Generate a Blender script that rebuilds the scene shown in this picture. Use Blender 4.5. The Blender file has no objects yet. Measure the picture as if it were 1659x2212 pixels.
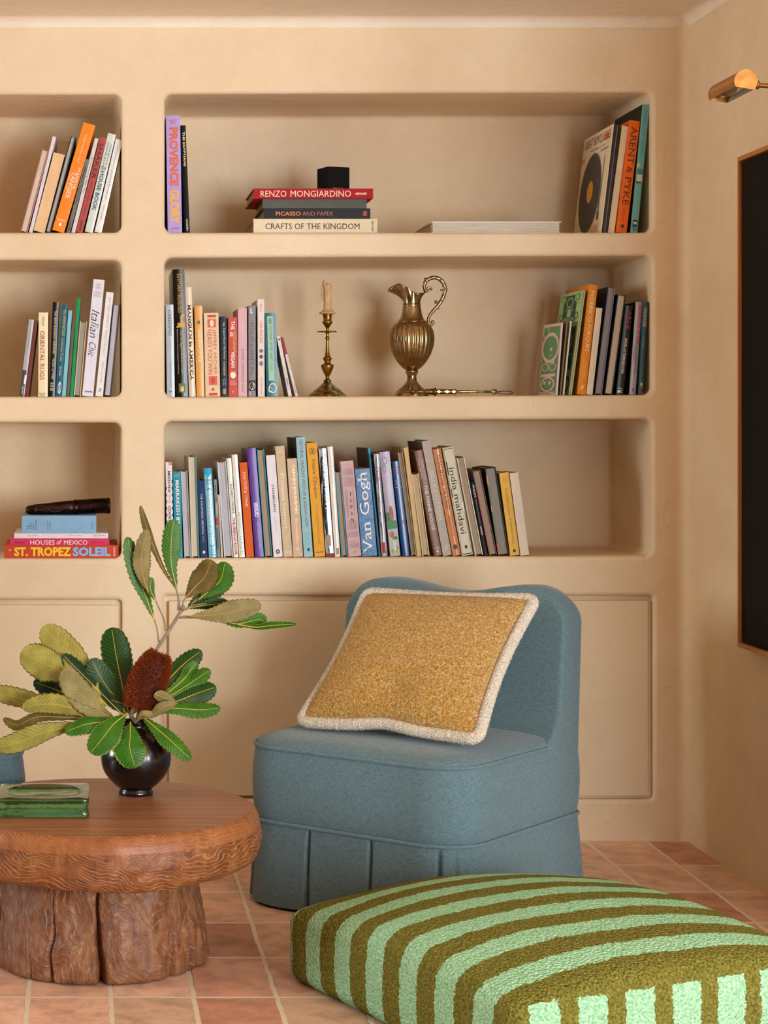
import bpy, bmesh, math, random
from mathutils import Vector, Matrix, noise
from mathutils.geometry import tessellate_polygon
R = math.radians
PI = math.pi
rnd = random.Random(7)
SC = bpy.context.scene
COL = SC.collection

# ------------------------------------------------------------------ camera
F, PX, PY, DC, HC = 4256.0, 180.0, 920.0, 5.6, 1.1789     # focal length (px), vanishing point, distance to bookcase wall, eye height
cam = bpy.data.cameras.new('camera')
cam.sensor_fit = 'VERTICAL'
cam.sensor_height = 36.0
cam.sensor_width = 27.0
cam.lens = F / 2212.0 * 36.0
cam.shift_x = (829.5 - PX) / 2212.0
cam.shift_y = -(1106.0 - PY) / 2212.0
cam.clip_end = 60
camo = bpy.data.objects.new('camera', cam)
COL.objects.link(camo)
camo.location = (0, -DC, HC)
camo.rotation_euler = (R(90), 0, 0)
SC.camera = camo

# ------------------------------------------------------------------ world, light, exposure
SC.view_settings.view_transform = 'Standard'
SC.view_settings.look = 'None'
SC.view_settings.gamma = 1.0
SC.view_settings.use_curve_mapping = False
SC.view_settings.exposure = 0.0
SC.cycles.max_bounces = 12
SC.cycles.diffuse_bounces = 5
SC.cycles.use_denoising = True
world = bpy.data.worlds.new('world')
SC.world = world
world.use_nodes = True
bg = world.node_tree.nodes['Background']
bg.inputs[0].default_value = (0.80, 0.90, 1.0, 1)
bg.inputs[1].default_value = 1.0
WX = 1.7145                      # right wall
HCL = 2.339                      # ceiling height
WIN = (1.66, 3.60, 0.10, 2.15)   # tall window in the rear wall, right of and behind the camera: x0, x1, z0, z1
NIB = 1.55                       # the side wall ends here; the room opens to the right beyond it
WIN2 = (4.25, 5.75)               # a second window further along the rear wall
YR, XE = -6.8, 6.6               # rear wall, far side of the room


def area(name, loc, rot, sx, sy, power, color):
    l = bpy.data.lights.new(name, 'AREA')
    l.shape = 'RECTANGLE'
    l.size, l.size_y = sx, sy
    l.energy = power
    l.color = color
    o = bpy.data.objects.new(name, l)
    COL.objects.link(o)
    o.location = loc
    o.rotation_euler = rot
    return o


# daylight through the two rear windows; the light on the left is added fill
area('daylight_window', ((WIN[0] + WIN[1]) / 2, YR - .26, (WIN[2] + WIN[3]) / 2), (R(90), 0, 0), WIN[1] - WIN[0], WIN[3] - WIN[2], 300, (0.82, 0.905, 1.0))
area('daylight_window_far', ((WIN2[0] + WIN2[1]) / 2, YR - .26, (WIN[2] + WIN[3]) / 2), (R(90), 0, 0), WIN2[1] - WIN2[0], WIN[3] - WIN[2], 255, (0.82, 0.905, 1.0))
area('added_left_fill', (-5.38, -1.1, 1.55), (0, R(-90), 0), 1.3, 1.3, 150, (0.86, 0.95, 1.0))  # added fill that lifts the side wall, floor and ceiling


# ------------------------------------------------------------------ helpers
def at(px, py, y):
    k = (DC + y) / F
    return Vector(((px - PX) * k, y, HC - (py - PY) * k))


def lin(h):
    h = h.lstrip('#')
    return tuple((c / 12.92 if c <= .04045 else ((c + .055) / 1.055) ** 2.4) for c in (int(h[i:i + 2], 16) / 255 for i in (0, 2, 4)))


def link(o, parent=None):
    COL.objects.link(o)
    if parent:
        o.parent = parent
    return o


def tag(o, label=None, cat=None, group=None, kind=None):
    if label: o['label'] = label
    if cat: o['category'] = cat
    if group: o['group'] = group
    if kind: o['kind'] = kind
    return o


def empty(name, loc, rot=(0, 0, 0)):
    o = bpy.data.objects.new(name, None)
    o.empty_display_size = .05
    COL.objects.link(o)
    o.location = loc
    o.rotation_euler = rot
    return o


class MB:
    """collects verts / faces / material slots for one mesh"""
    def __init__(self):
        self.v, self.f, self.m, self.s = [], [], [], []

    def face(self, idx, mi=0, sm=False):
        self.f.append(tuple(idx)); self.m.append(mi); self.s.append(sm)

    def add(self, verts, faces, mi=0, sm=False):
        b = len(self.v)
        self.v.extend([tuple(p) for p in verts])
        for f in faces:
            self.face([b + i for i in f], mi, sm)

    def box(self, x0, x1, y0, y1, z0, z1, mi=0):
        v = [(x0, y0, z0), (x1, y0, z0), (x1, y1, z0), (x0, y1, z0), (x0, y0, z1), (x1, y0, z1), (x1, y1, z1), (x0, y1, z1)]
        self.add(v, [(0, 3, 2, 1), (4, 5, 6, 7), (0, 1, 5, 4), (1, 2, 6, 5), (2, 3, 7, 6), (3, 0, 4, 7)], mi)

    def grid(self, rows, close_u=False, close_v=False, mi=0, sm=True, cap0=False, cap1=False):
        n, m = len(rows), len(rows[0])
        b = len(self.v)
        for r in rows:
            self.v.extend([tuple(p) for p in r])
        for i in range(n if close_v else n - 1):
            i2 = (i + 1) % n
            for j in range(m if close_u else m - 1):
                j2 = (j + 1) % m
                self.face((b + i * m + j, b + i * m + j2, b + i2 * m + j2, b + i2 * m + j), mi, sm)
        if cap0: self.face([b + j for j in range(m)][::-1], mi, False)
        if cap1: self.face([b + (n - 1) * m + j for j in range(m)], mi, False)

    def lathe(self, prof, cx=0, cy=0, seg=40, mi=0, fr=None, cap=True):
        rows = []
        for (r, z) in prof:
            row = []
            for j in range(seg):
                a = 2 * PI * j / seg
                rr = fr(r, z, a) if fr else r
                row.append((cx + rr * math.cos(a), cy + rr * math.sin(a), z))
            rows.append(row)
        self.grid(rows, close_u=True, mi=mi, cap0=cap, cap1=cap)

    def tube(self, pts, rad, seg=10, mi=0, closed=False, cap=True):
        pts = [Vector(p) for p in pts]
        n = len(pts)
        rads = rad if isinstance(rad, (list, tuple)) else [rad] * n
        rows = []
        nrm = None
        for i in range(n):
            if closed:
                t = pts[(i + 1) % n] - pts[i - 1]
            else:
                t = pts[min(i + 1, n - 1)] - pts[max(i - 1, 0)]
            t = t.normalized() if t.length > 1e-9 else Vector((0, 0, 1))
            if nrm is None:
                nrm = t.orthogonal().normalized()
            nrm = (nrm - t * nrm.dot(t))
            nrm = nrm.normalized() if nrm.length > 1e-6 else t.orthogonal().normalized()
            bi = t.cross(nrm)
            rows.append([pts[i] + (nrm * math.cos(2 * PI * j / seg) + bi * math.sin(2 * PI * j / seg)) * rads[i] for j in range(seg)])
        self.grid(rows, close_u=True, close_v=closed, mi=mi, cap0=cap and not closed, cap1=cap and not closed)

    def build(self, name, mats, parent=None, fix=True):
        me = bpy.data.meshes.new(name)
        me.from_pydata(self.v, [], self.f)
        if not isinstance(mats, (list, tuple)): mats = [mats]
        for m in mats: me.materials.append(m)
        me.polygons.foreach_set('material_index', self.m)
        me.polygons.foreach_set('use_smooth', self.s)
        if fix:
            bm = bmesh.new(); bm.from_mesh(me)
            bmesh.ops.recalc_face_normals(bm, faces=bm.faces)
            bm.to_mesh(me); bm.free()
        me.update()
        return link(bpy.data.objects.new(name, me), parent)


def spline(pts, n):
    """Catmull-Rom through pts, n samples"""
    pts = [Vector(p) for p in pts]
    P = [pts[0] * 2 - pts[1]] + pts + [pts[-1] * 2 - pts[-2]]
    out = []
    m = len(pts) - 1
    for i in range(n):
        u = i / (n - 1) * m
        k = min(int(u), m - 1)
        t = u - k
        a, b, c, d = P[k], P[k + 1], P[k + 2], P[k + 3]
        out.append(0.5 * ((2 * b) + (c - a) * t + (2 * a - 5 * b + 4 * c - d) * t * t + (3 * b - a - 3 * c + d) * t ** 3))
    return out


def fbm(p, o=4):
    return noise.fractal(Vector(p), 1.0, 2.0, o)


# ------------------------------------------------------------------ materials
def newmat(name):
    m = bpy.data.materials.new(name)
    m.use_nodes = True
    nt = m.node_tree
    return m, nt, nt.nodes['Principled BSDF']


def N(nt, typ, **kw):
    n = nt.nodes.new(typ)
    for k, v in kw.items():
        if k.startswith('i_'):
            key = k[2:]
            key = int(key) if key.isdigit() else key.replace('_', ' ')
            n.inputs[key].default_value = v
        else:
            setattr(n, k, v)
    return n


def ramp(nt, stops, interp='LINEAR'):
    r = nt.nodes.new('ShaderNodeValToRGB')
    cr = r.color_ramp
    cr.interpolation = interp
    while len(cr.elements) < len(stops): cr.elements.new(0.5)
    for e, (p, c) in zip(cr.elements, stops):
        e.position = p
        e.color = (*c, 1) if len(c) == 3 else c
    return r


def coords(nt, scale=(1, 1, 1), kind='Object'):
    tc = N(nt, 'ShaderNodeTexCoord')
    mp = N(nt, 'ShaderNodeMapping')
    mp.inputs['Scale'].default_value = scale
    nt.links.new(tc.outputs[kind], mp.inputs['Vector'])
    return mp.outputs['Vector']


def tex_noise(nt, vec, scale, detail=4, rough=.55, dist=0):
    n = N(nt, 'ShaderNodeTexNoise')
    n.inputs['Scale'].default_value = scale
    n.inputs['Detail'].default_value = detail
    n.inputs['Roughness'].default_value = rough
    n.inputs['Distortion'].default_value = dist
    nt.links.new(vec, n.inputs['Vector'])
    return n


def bump(nt, bs, h, strength, dist):
    b = N(nt, 'ShaderNodeBump')
    b.inputs['Strength'].default_value = strength
    b.inputs['Distance'].default_value = dist
    nt.links.new(h, b.inputs['Height'])
    nt.links.new(b.outputs['Normal'], bs.inputs['Normal'])
    return b


_pm = {}
def plain(hexc, rough=.5, metal=0, spec=.5, vary=.05, name=None, coat=0):
    """a plain coloured material with a slight procedural variation"""
    key = (hexc, rough, metal, spec, vary, coat)
    if key in _pm: return _pm[key]
    m, nt, bs = newmat(name or 'paint_' + hexc)
    c = lin(hexc)
    bs.inputs['Roughness'].default_value = rough
    bs.inputs['Metallic'].default_value = metal
    bs.inputs['Specular IOR Level'].default_value = spec
    bs.inputs['Coat Weight'].default_value = coat
    if vary:
        n = tex_noise(nt, coords(nt), 45, 3)
        r = ramp(nt, [(.3, tuple(x * (1 - vary) for x in c)), (.7, tuple(min(1, x * (1 + vary)) for x in c))])
        nt.links.new(n.outputs['Fac'], r.inputs['Fac'])
        nt.links.new(r.outputs['Color'], bs.inputs['Base Color'])
    else:
        bs.inputs['Base Color'].default_value = (*c, 1)
    _pm[key] = m
    return m


def plaster(name, hexc, h2, bumpk=1.0):
    m, nt, bs = newmat(name)
    v = coords(nt)
    n1 = tex_noise(nt, v, 1.6, 6, .6, .6)
    n2 = tex_noise(nt, v, 9, 5, .6, 1.2)
    mix = N(nt, 'ShaderNodeMath', operation='MULTIPLY_ADD')
    nt.links.new(n2.outputs['Fac'], mix.inputs[0]); mix.inputs[1].default_value = .35
    nt.links.new(n1.outputs['Fac'], mix.inputs[2])
    r = ramp(nt, [(.48, lin(h2)), (.86, lin(hexc))])
    nt.links.new(mix.outputs[0], r.inputs['Fac'])
    nt.links.new(r.outputs['Color'], bs.inputs['Base Color'])
    bs.inputs['Roughness'].default_value = .62
    bs.inputs['Specular IOR Level'].default_value = .3
    # trowel marks: ridged patches + broad undulation
    n3 = tex_noise(nt, v, 5.5, 2, .5, 2.2)
    rr = ramp(nt, [(.0, (0, 0, 0)), (.60, (0, 0, 0)), (.64, (1, 1, 1)), (.70, (.35, .35, .35)), (1, (.3, .3, .3))])
    nt.links.new(n3.outputs['Fac'], rr.inputs['Fac'])
    a1 = N(nt, 'ShaderNodeMath', operation='MULTIPLY_ADD'); a1.inputs[1].default_value = .10
    nt.links.new(rr.outputs['Color'], a1.inputs[0])
    a2 = N(nt, 'ShaderNodeMath', operation='MULTIPLY_ADD'); a2.inputs[1].default_value = .5
    nt.links.new(n2.outputs['Fac'], a2.inputs[0])
    nt.links.new(n1.outputs['Fac'], a2.inputs[2])
    nt.links.new(a2.outputs[0], a1.inputs[2])
    bump(nt, bs, a1.outputs[0], .55 * bumpk, .012)
    return m


M = {}
M['plaster'] = plaster('plaster_cream', 'E9D2B0', 'DFC59E')
M['plaster_side'] = plaster('plaster_side_wall', 'E6CEAA', 'DABD94')
M['plaster_ceiling'] = plaster('plaster_ceiling', 'EEE0CA', 'E4D4BC')
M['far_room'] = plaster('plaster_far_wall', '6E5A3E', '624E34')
M['door_paint'] = plaster('door_paint', 'E6D0AC', 'DFC7A0', .35)


def tiles_mat():
    m, nt, bs = newmat('terracotta_tiles')
    v = coords(nt)
    wob = tex_noise(nt, v, 17, 6, .7)
    sub = N(nt, 'ShaderNodeVectorMath', operation='SUBTRACT'); sub.inputs[1].default_value = (.5, .5, .5)
    nt.links.new(wob.outputs['Color'], sub.inputs[0])
    sc = N(nt, 'ShaderNodeVectorMath', operation='SCALE'); sc.inputs['Scale'].default_value = .013
    nt.links.new(sub.outputs[0], sc.inputs[0])
    ad = N(nt, 'ShaderNodeVectorMath', operation='ADD')
    nt.links.new(v, ad.inputs[0]); nt.links.new(sc.outputs[0], ad.inputs[1])
    sh = N(nt, 'ShaderNodeVectorMath', operation='ADD')
    sh.inputs[1].default_value = (-1.425 + .171 * 60, .007 + .306 * 40, 0)
    nt.links.new(ad.outputs[0], sh.inputs[0])
    br = N(nt, 'ShaderNodeTexBrick')
    br.offset = 0.0; br.squash = 1.0
    br.inputs['Scale'].default_value = 1.0
    br.inputs['Brick Width'].default_value = .171
    br.inputs['Row Height'].default_value = .306
    br.inputs['Mortar Size'].default_value = .0062
    br.inputs['Mortar Smooth'].default_value = .25
    br.inputs['Bias'].default_value = 0
    br.inputs['Color1'].default_value = (0, 0, 0, 1)
    br.inputs['Color2'].default_value = (1, 1, 1, 1)
    br.inputs['Mortar'].default_value = (.5, .5, .5, 1)
    nt.links.new(sh.outputs[0], br.inputs['Vector'])
    tint = ramp(nt, [(0, lin('C48A6C')), (.3, lin('E8B496')), (.5, lin('D8B898')), (.75, lin('ECBA9C')), (1, lin('F2C8AA'))])
    nt.links.new(br.outputs['Color'], tint.inputs['Fac'])
    n2 = tex_noise(nt, v, 14, 8, .65, .4)
    mot = ramp(nt, [(.3, (.62, .58, .55)), (.55, (1, 1, 1)), (.8, (1.12, 1.05, 1.0))])
    nt.links.new(n2.outputs['Fac'], mot.inputs['Fac'])
    mul = N(nt, 'ShaderNodeMix', data_type='RGBA', blend_type='MULTIPLY'); mul.inputs['Factor'].default_value = 1
    nt.links.new(tint.outputs['Color'], mul.inputs['A']); nt.links.new(mot.outputs['Color'], mul.inputs['B'])
    n3 = tex_noise(nt, v, 140, 3, .6)
    pit = ramp(nt, [(.26, (.45, .4, .38)), (.36, (1, 1, 1))])
    nt.links.new(n3.outputs['Fac'], pit.inputs['Fac'])
    mul2 = N(nt, 'ShaderNodeMix', data_type='RGBA', blend_type='MULTIPLY'); mul2.inputs['Factor'].default_value = .8
    nt.links.new(mul.outputs['Result'], mul2.inputs['A']); nt.links.new(pit.outputs['Color'], mul2.inputs['B'])
    gr = N(nt, 'ShaderNodeMix', data_type='RGBA')
    nt.links.new(br.outputs['Fac'], gr.inputs['Factor'])
    nt.links.new(mul2.outputs['Result'], gr.inputs['A'])
    gr.inputs['B'].default_value = (*lin('EAD8BC'), 1)
    nt.links.new(gr.outputs['Result'], bs.inputs['Base Color'])
    bs.inputs['Roughness'].default_value = .55
    h = N(nt, 'ShaderNodeMath', operation='MULTIPLY_ADD'); h.inputs[1].default_value = -1.0
    nt.links.new(br.outputs['Fac'], h.inputs[0])
    h2 = N(nt, 'ShaderNodeMath', operation='MULTIPLY'); h2.inputs[1].default_value = .5
    nt.links.new(n2.outputs['Fac'], h2.inputs[0]); nt.links.new(h2.outputs[0], h.inputs[2])
    bump(nt, bs, h.outputs[0], .6, .006)
    return m


M['tiles'] = tiles_mat()


def fabric_mat(name, c1, c2):
    m, nt, bs = newmat(name)
    va = coords(nt, (900, 900, 110))
    vb = coords(nt, (90, 90, 1000))
    na = tex_noise(nt, va, 1, 2, .6)
    nb = tex_noise(nt, vb, 1, 2, .6)
    ad = N(nt, 'ShaderNodeMath', operation='ADD')
    nt.links.new(na.outputs['Fac'], ad.inputs[0]); nt.links.new(nb.outputs['Fac'], ad.inputs[1])
    r = ramp(nt, [(.70, lin(c1)), (1.3 / 1.0 if False else .98, lin(c2))])
    hv = N(nt, 'ShaderNodeMath', operation='MULTIPLY'); hv.inputs[1].default_value = .85
    nt.links.new(ad.outputs[0], hv.inputs[0]); nt.links.new(hv.outputs[0], r.inputs['Fac'])
    nt.links.new(r.outputs['Color'], bs.inputs['Base Color'])
    bs.inputs['Roughness'].default_value = .85
    bs.inputs['Specular IOR Level'].default_value = .2
    bs.inputs['Sheen Weight'].default_value = .25
    bs.inputs['Sheen Roughness'].default_value = .5
    bump(nt, bs, ad.outputs[0], .25, .0008)
    return m


M['blue'] = fabric_mat('blue_linen', '4F676C', '6A8287')


def boucle(name, cols, scale, depth, strength=.9):
    m, nt, bs = newmat(name)
    v = coords(nt)
    vo = N(nt, 'ShaderNodeTexVoronoi'); vo.inputs['Scale'].default_value = scale
    wob = tex_noise(nt, v, scale * .8, 2)
    ad = N(nt, 'ShaderNodeVectorMath', operation='MULTIPLY_ADD')
    ad.inputs[1].default_value = (.006,) * 3
    nt.links.new(wob.outputs['Color'], ad.inputs[0]); nt.links.new(v, ad.inputs[2])
    nt.links.new(ad.outputs[0], vo.inputs['Vector'])
    n = tex_noise(nt, v, scale * .55, 3, .65)
    r = ramp(nt, [(p, lin(c)) for p, c in cols])
    nt.links.new(n.outputs['Fac'], r.inputs['Fac'])
    nt.links.new(r.outputs['Color'], bs.inputs['Base Color'])
    bs.inputs['Roughness'].default_value = .95
    bs.inputs['Specular IOR Level'].default_value = .1
    bs.inputs['Sheen Weight'].default_value = .2
    inv = N(nt, 'ShaderNodeMath', operation='SUBTRACT'); inv.inputs[0].default_value = 1
    nt.links.new(vo.outputs['Distance'], inv.inputs[1])
    bump(nt, bs, inv.outputs[0], strength, depth)
    return m


M['mustard'] = boucle('mustard_boucle', [(.33, 'A86C20'), (.44, 'CA9236'), (.54, 'D8A64E'), (.64, 'E2CEA2')], 330, .005)
M['cream_trim'] = boucle('cream_brush_trim', [(.3, 'E0CDAE'), (.6, 'F2E6D0')], 260, .005)


def pouf_mat(front):
    m, nt, bs = newmat('striped_pouf_front' if front else 'striped_pouf')
    v = coords(nt)
    wob = tex_noise(nt, v, 22, 3, .7)
    wf = tex_noise(nt, v, 170, 2, .6)
    sp = N(nt, 'ShaderNodeSeparateXYZ'); nt.links.new(v, sp.inputs[0])
    ws = N(nt, 'ShaderNodeMath', operation='MULTIPLY_ADD'); ws.inputs[1].default_value = .022
    nt.links.new(wob.outputs['Fac'], ws.inputs[0])
    ws2 = N(nt, 'ShaderNodeMath', operation='MULTIPLY_ADD'); ws2.inputs[1].default_value = .014
    nt.links.new(wf.outputs['Fac'], ws2.inputs[0]); nt.links.new(ws.outputs[0], ws2.inputs[2])
    axis = 'X' if front else 'Y'
    nt.links.new(sp.outputs[axis], ws.inputs[2])
    off = N(nt, 'ShaderNodeMath', operation='ADD')
    off.inputs[1].default_value = 2.5065 if front else 2.0
    nt.links.new(ws2.outputs[0], off.inputs[0])
    md = N(nt, 'ShaderNodeMath', operation='MODULO')
    pitch = .107 if front else .116
    md.inputs[1].default_value = pitch
    nt.links.new(off.outputs[0], md.inputs[0])
    gt = N(nt, 'ShaderNodeMath', operation='GREATER_THAN')
    gt.inputs[1].default_value = .041 if front else .058
    nt.links.new(md.outputs[0], gt.inputs[0])
    mask = gt.outputs[0]
    lim = N(nt, 'ShaderNodeMath', operation='LESS_THAN' if front else 'GREATER_THAN')
    if front:
        zz = N(nt, 'ShaderNodeMath', operation='MULTIPLY_ADD'); zz.inputs[1].default_value = .016
        nt.links.new(wf.outputs['Fac'], zz.inputs[0]); nt.links.new(sp.outputs['Z'], zz.inputs[2])
        nt.links.new(zz.outputs[0], lim.inputs[0]); lim.inputs[1].default_value = .158
    else:
        nt.links.new(ws2.outputs[0], lim.inputs[0]); lim.inputs[1].default_value = -.325
    mm = N(nt, 'ShaderNodeMath', operation='MULTIPLY')
    nt.links.new(mask, mm.inputs[0]); nt.links.new(lim.outputs[0], mm.inputs[1])
    n = tex_noise(nt, v, 200, 3, .65)
    ra = ramp(nt, [(.32, lin('54521A')), (.5, lin('78732E')), (.68, lin('938E4A'))])
    rb = ramp(nt, [(.32, lin('7CB580')), (.5, lin('A2D6A8')), (.68, lin('C2EBC6'))])
    nt.links.new(n.outputs['Fac'], ra.inputs['Fac']); nt.links.new(n.outputs['Fac'], rb.inputs['Fac'])
    mx = N(nt, 'ShaderNodeMix', data_type='RGBA')
    nt.links.new(mm.outputs[0], mx.inputs['Factor'])
    nt.links.new(ra.outputs['Color'], mx.inputs['A']); nt.links.new(rb.outputs['Color'], mx.inputs['B'])
    nt.links.new(mx.outputs['Result'], bs.inputs['Base Color'])
    bs.inputs['Roughness'].default_value = .95
    bs.inputs['Specular IOR Level'].default_value = .1
    vo = N(nt, 'ShaderNodeTexVoronoi'); vo.inputs['Scale'].default_value = 170
    nt.links.new(v, vo.inputs['Vector'])
    inv = N(nt, 'ShaderNodeMath', operation='SUBTRACT'); inv.inputs[0].default_value = 1
    nt.links.new(vo.outputs['Distance'], inv.inputs[1])
    bump(nt, bs, inv.outputs[0], .9, .006)
    return m


M['pouf'] = pouf_mat(False)
M['pouf_front'] = pouf_mat(True)


def wood_mat(name, stops, scale, wavescale, rough, bumpd, dist=6.0, bands='Z'):
    m, nt, bs = newmat(name)
    v = coords(nt, scale)
    w = N(nt, 'ShaderNodeTexWave', wave_type='BANDS', bands_direction=bands, wave_profile='SAW')
    w.inputs['Scale'].default_value = wavescale
    w.inputs['Distortion'].default_value = dist
    w.inputs['Detail'].default_value = 3
    w.inputs['Detail Scale'].default_value = .9
    nt.links.new(v, w.inputs['Vector'])
    n = tex_noise(nt, v, 3.0, 8, .65, .5)
    nf = tex_noise(nt, coords(nt, tuple(8 * s for s in scale)), 6.0, 5, .6, .3)
    ad = N(nt, 'ShaderNodeMath', operation='MULTIPLY_ADD'); ad.inputs[1].default_value = .42
    nt.links.new(w.outputs['Fac'], ad.inputs[0])
    m1 = N(nt, 'ShaderNodeMath', operation='MULTIPLY'); m1.inputs[1].default_value = .45
    nt.links.new(n.outputs['Fac'], m1.inputs[0])
    m2 = N(nt, 'ShaderNodeMath', operation='MULTIPLY_ADD'); m2.inputs[1].default_value = .30
    nt.links.new(nf.outputs['Fac'], m2.inputs[0]); nt.links.new(m1.outputs[0], m2.inputs[2])
    nt.links.new(m2.outputs[0], ad.inputs[2])
    r = ramp(nt, [(p, lin(c)) for p, c in stops])
    nt.links.new(ad.outputs[0], r.inputs['Fac'])
    nt.links.new(r.outputs['Color'], bs.inputs['Base Color'])
    bs.inputs['Roughness'].default_value = rough
    bs.inputs['Specular IOR Level'].default_value = .4
    bump(nt, bs, ad.outputs[0], .7, bumpd)
    return m


M['wood_top'] = wood_mat('reddish_wood_top', [(.34, '42220F'), (.44, '6E3E24'), (.54, '935C3A'), (.64, 'B07A54')], (1.3, 24, 24), 1.0, .40, .0008, 5, 'Y')


def carved_mat(name, ground, line, zscale, xk, dens, dist, lw, bumpd, rot=0):
    """dark chopped wood with thin pale growth-ring lines flowing across it"""
    m, nt, bs = newmat(name)
    v = coords(nt)
    n0 = tex_noise(nt, v, 4.5, 3, .5, .4)
    n1 = tex_noise(nt, v, 16, 6, .65, .6)
    sp = N(nt, 'ShaderNodeSeparateXYZ'); nt.links.new(v, sp.inputs[0])
    def ma(a_, k, c_):
        q = N(nt, 'ShaderNodeMath', operation='MULTIPLY_ADD')
        nt.links.new(a_, q.inputs[0]); q.inputs[1].default_value = k
        if hasattr(c_, 'links'): nt.links.new(c_, q.inputs[2])
        else: q.inputs[2].default_value = c_
        return q.outputs[0]
    t = ma(sp.outputs['Z'], zscale, ma(sp.outputs['X'], xk, ma(sp.outputs['Y'], -xk * .5, 0.0)))
    t = ma(n0.outputs['Fac'], dist, t)
    t = ma(n1.outputs['Fac'], dist * .10, t)
    sn_ = N(nt, 'ShaderNodeMath', operation='MULTIPLY'); nt.links.new(t, sn_.inputs[0]); sn_.inputs[1].default_value = dens
    fr = N(nt, 'ShaderNodeMath', operation='FRACT'); nt.links.new(sn_.outputs[0], fr.inputs[0])
    ln = ramp(nt, [(0, (1, 1, 1)), (lw * .5, (.55, .55, .55)), (lw, (0, 0, 0)), (.86, (.05, .05, .05)), (1, (.8, .8, .8))])
    nt.links.new(fr.outputs[0], ln.inputs['Fac'])
    msk = ramp(nt, [(.34, (.15, .15, .15)), (.6, (1, 1, 1))]); nt.links.new(n1.outputs['Fac'], msk.inputs['Fac'])
    lm = N(nt, 'ShaderNodeMath', operation='MULTIPLY'); nt.links.new(ln.outputs['Color'], lm.inputs[0]); nt.links.new(msk.outputs['Color'], lm.inputs[1])
    n2 = tex_noise(nt, coords(nt, (1, 1, .6)), 38, 7, .7, .5)
    g = ramp(nt, [(.3, lin(ground[0])), (.5, lin(ground[1])), (.7, lin(ground[2]))])
    nt.links.new(n2.outputs['Fac'], g.inputs['Fac'])
    mx = N(nt, 'ShaderNodeMix', data_type='RGBA'); nt.links.new(lm.outputs[0], mx.inputs['Factor'])
    nt.links.new(g.outputs['Color'], mx.inputs['A']); mx.inputs['B'].default_value = (*lin(line), 1)
    nt.links.new(mx.outputs['Result'], bs.inputs['Base Color'])
    bs.inputs['Roughness'].default_value = .42
    bs.inputs['Specular IOR Level'].default_value = .4
    h = ma(n2.outputs['Fac'], .5, ma(lm.outputs[0], .5, ma(n1.outputs['Fac'], 1.2, 0.0)))
    bump(nt, bs, h, .8, bumpd)
    return m


M['wood_side'] = carved_mat('carved_wood_side', ('562A13', '7E4825', 'A0663A'), 'BE8A54', 1.0, .30, 120, .18, .26, .0035)
M['wood_rim'] = carved_mat('smooth_wood_rim', ('7C4522', '935830', 'A66A3E'), 'B07848', 1.0, .25, 210, .10, .5, .0008)
M['wood_stump'] = carved_mat('rough_wood_stump', ('54301A', '7E4E30', 'A07048'), 'A8784C', .5, 1.0, 60, .30, .16, .005)


def page_mat(name, c1, c2, ax):
    m, nt, bs = newmat(name)
    s = [12, 12, 12]; s[ax] = 900
    n = tex_noise(nt, coords(nt, tuple(s)), 1, 2, .7)
    r = ramp(nt, [(.35, lin(c1)), (.65, lin(c2))])
    nt.links.new(n.outputs['Fac'], r.inputs['Fac'])
    nt.links.new(r.outputs['Color'], bs.inputs['Base Color'])
    bs.inputs['Roughness'].default_value = .9
    bump(nt, bs, n.outputs['Fac'], .4, .0008)
    return m


_pg = {}
def pages(hexc='E6DAC2', ax=0):
    if (hexc, ax) not in _pg:
        c = lin(hexc)
        d = ''.join('%02X' % int(int(hexc[i:i + 2], 16) * .86) for i in (0, 2, 4))
        _pg[(hexc, ax)] = page_mat('paper_edges_' + hexc, d, hexc, ax)
    return _pg[(hexc, ax)]


def brass_mat(name, c1, c2, rough, patina=None):
    m, nt, bs = newmat(name)
    v = coords(nt)
    n = tex_noise(nt, v, 26, 6, .65, .5)
    st = [(.35, lin(c1)), (.65, lin(c2))]
    r = ramp(nt, st)
    nt.links.new(n.outputs['Fac'], r.inputs['Fac'])
    nt.links.new(r.outputs['Color'], bs.inputs['Base Color'])
    bs.inputs['Metallic'].default_value = 1
    rr = ramp(nt, [(.3, (rough * .8,) * 3), (.7, (rough * 1.35,) * 3)])
    nt.links.new(n.outputs['Fac'], rr.inputs['Fac'])
    nt.links.new(rr.outputs['Color'], bs.inputs['Roughness'])
    if patina:
        sp = N(nt, 'ShaderNodeSeparateXYZ'); nt.links.new(v, sp.inputs[0])
        n2 = tex_noise(nt, coords(nt, (60, 60, 14)), 1, 5, .7)
        r2 = ramp(nt, [(.50, (0, 0, 0)), (.62, (1, 1, 1))]); nt.links.new(n2.outputs['Fac'], r2.inputs['Fac'])
        lo = N(nt, 'ShaderNodeMath', operation='LESS_THAN'); lo.inputs[1].default_value = .05
        nt.links.new(sp.outputs['Z'], lo.inputs[0])
        f = N(nt, 'ShaderNodeMath', operation='MULTIPLY'); nt.links.new(r2.outputs['Color'], f.inputs[0]); nt.links.new(lo.outputs[0], f.inputs[1])
        mx = N(nt, 'ShaderNodeMix', data_type='RGBA'); nt.links.new(f.outputs[0], mx.inputs['Factor'])
        nt.links.new(r.outputs['Color'], mx.inputs['A']); mx.inputs['B'].default_value = (*lin(patina), 1)
        nt.links.new(mx.outputs['Result'], bs.inputs['Base Color'])
        me_ = N(nt, 'ShaderNodeMath', operation='SUBTRACT'); me_.inputs[0].default_value = 1
        nt.links.new(f.outputs[0], me_.inputs[1]); nt.links.new(me_.outputs[0], bs.inputs['Metallic'])
    return m


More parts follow.
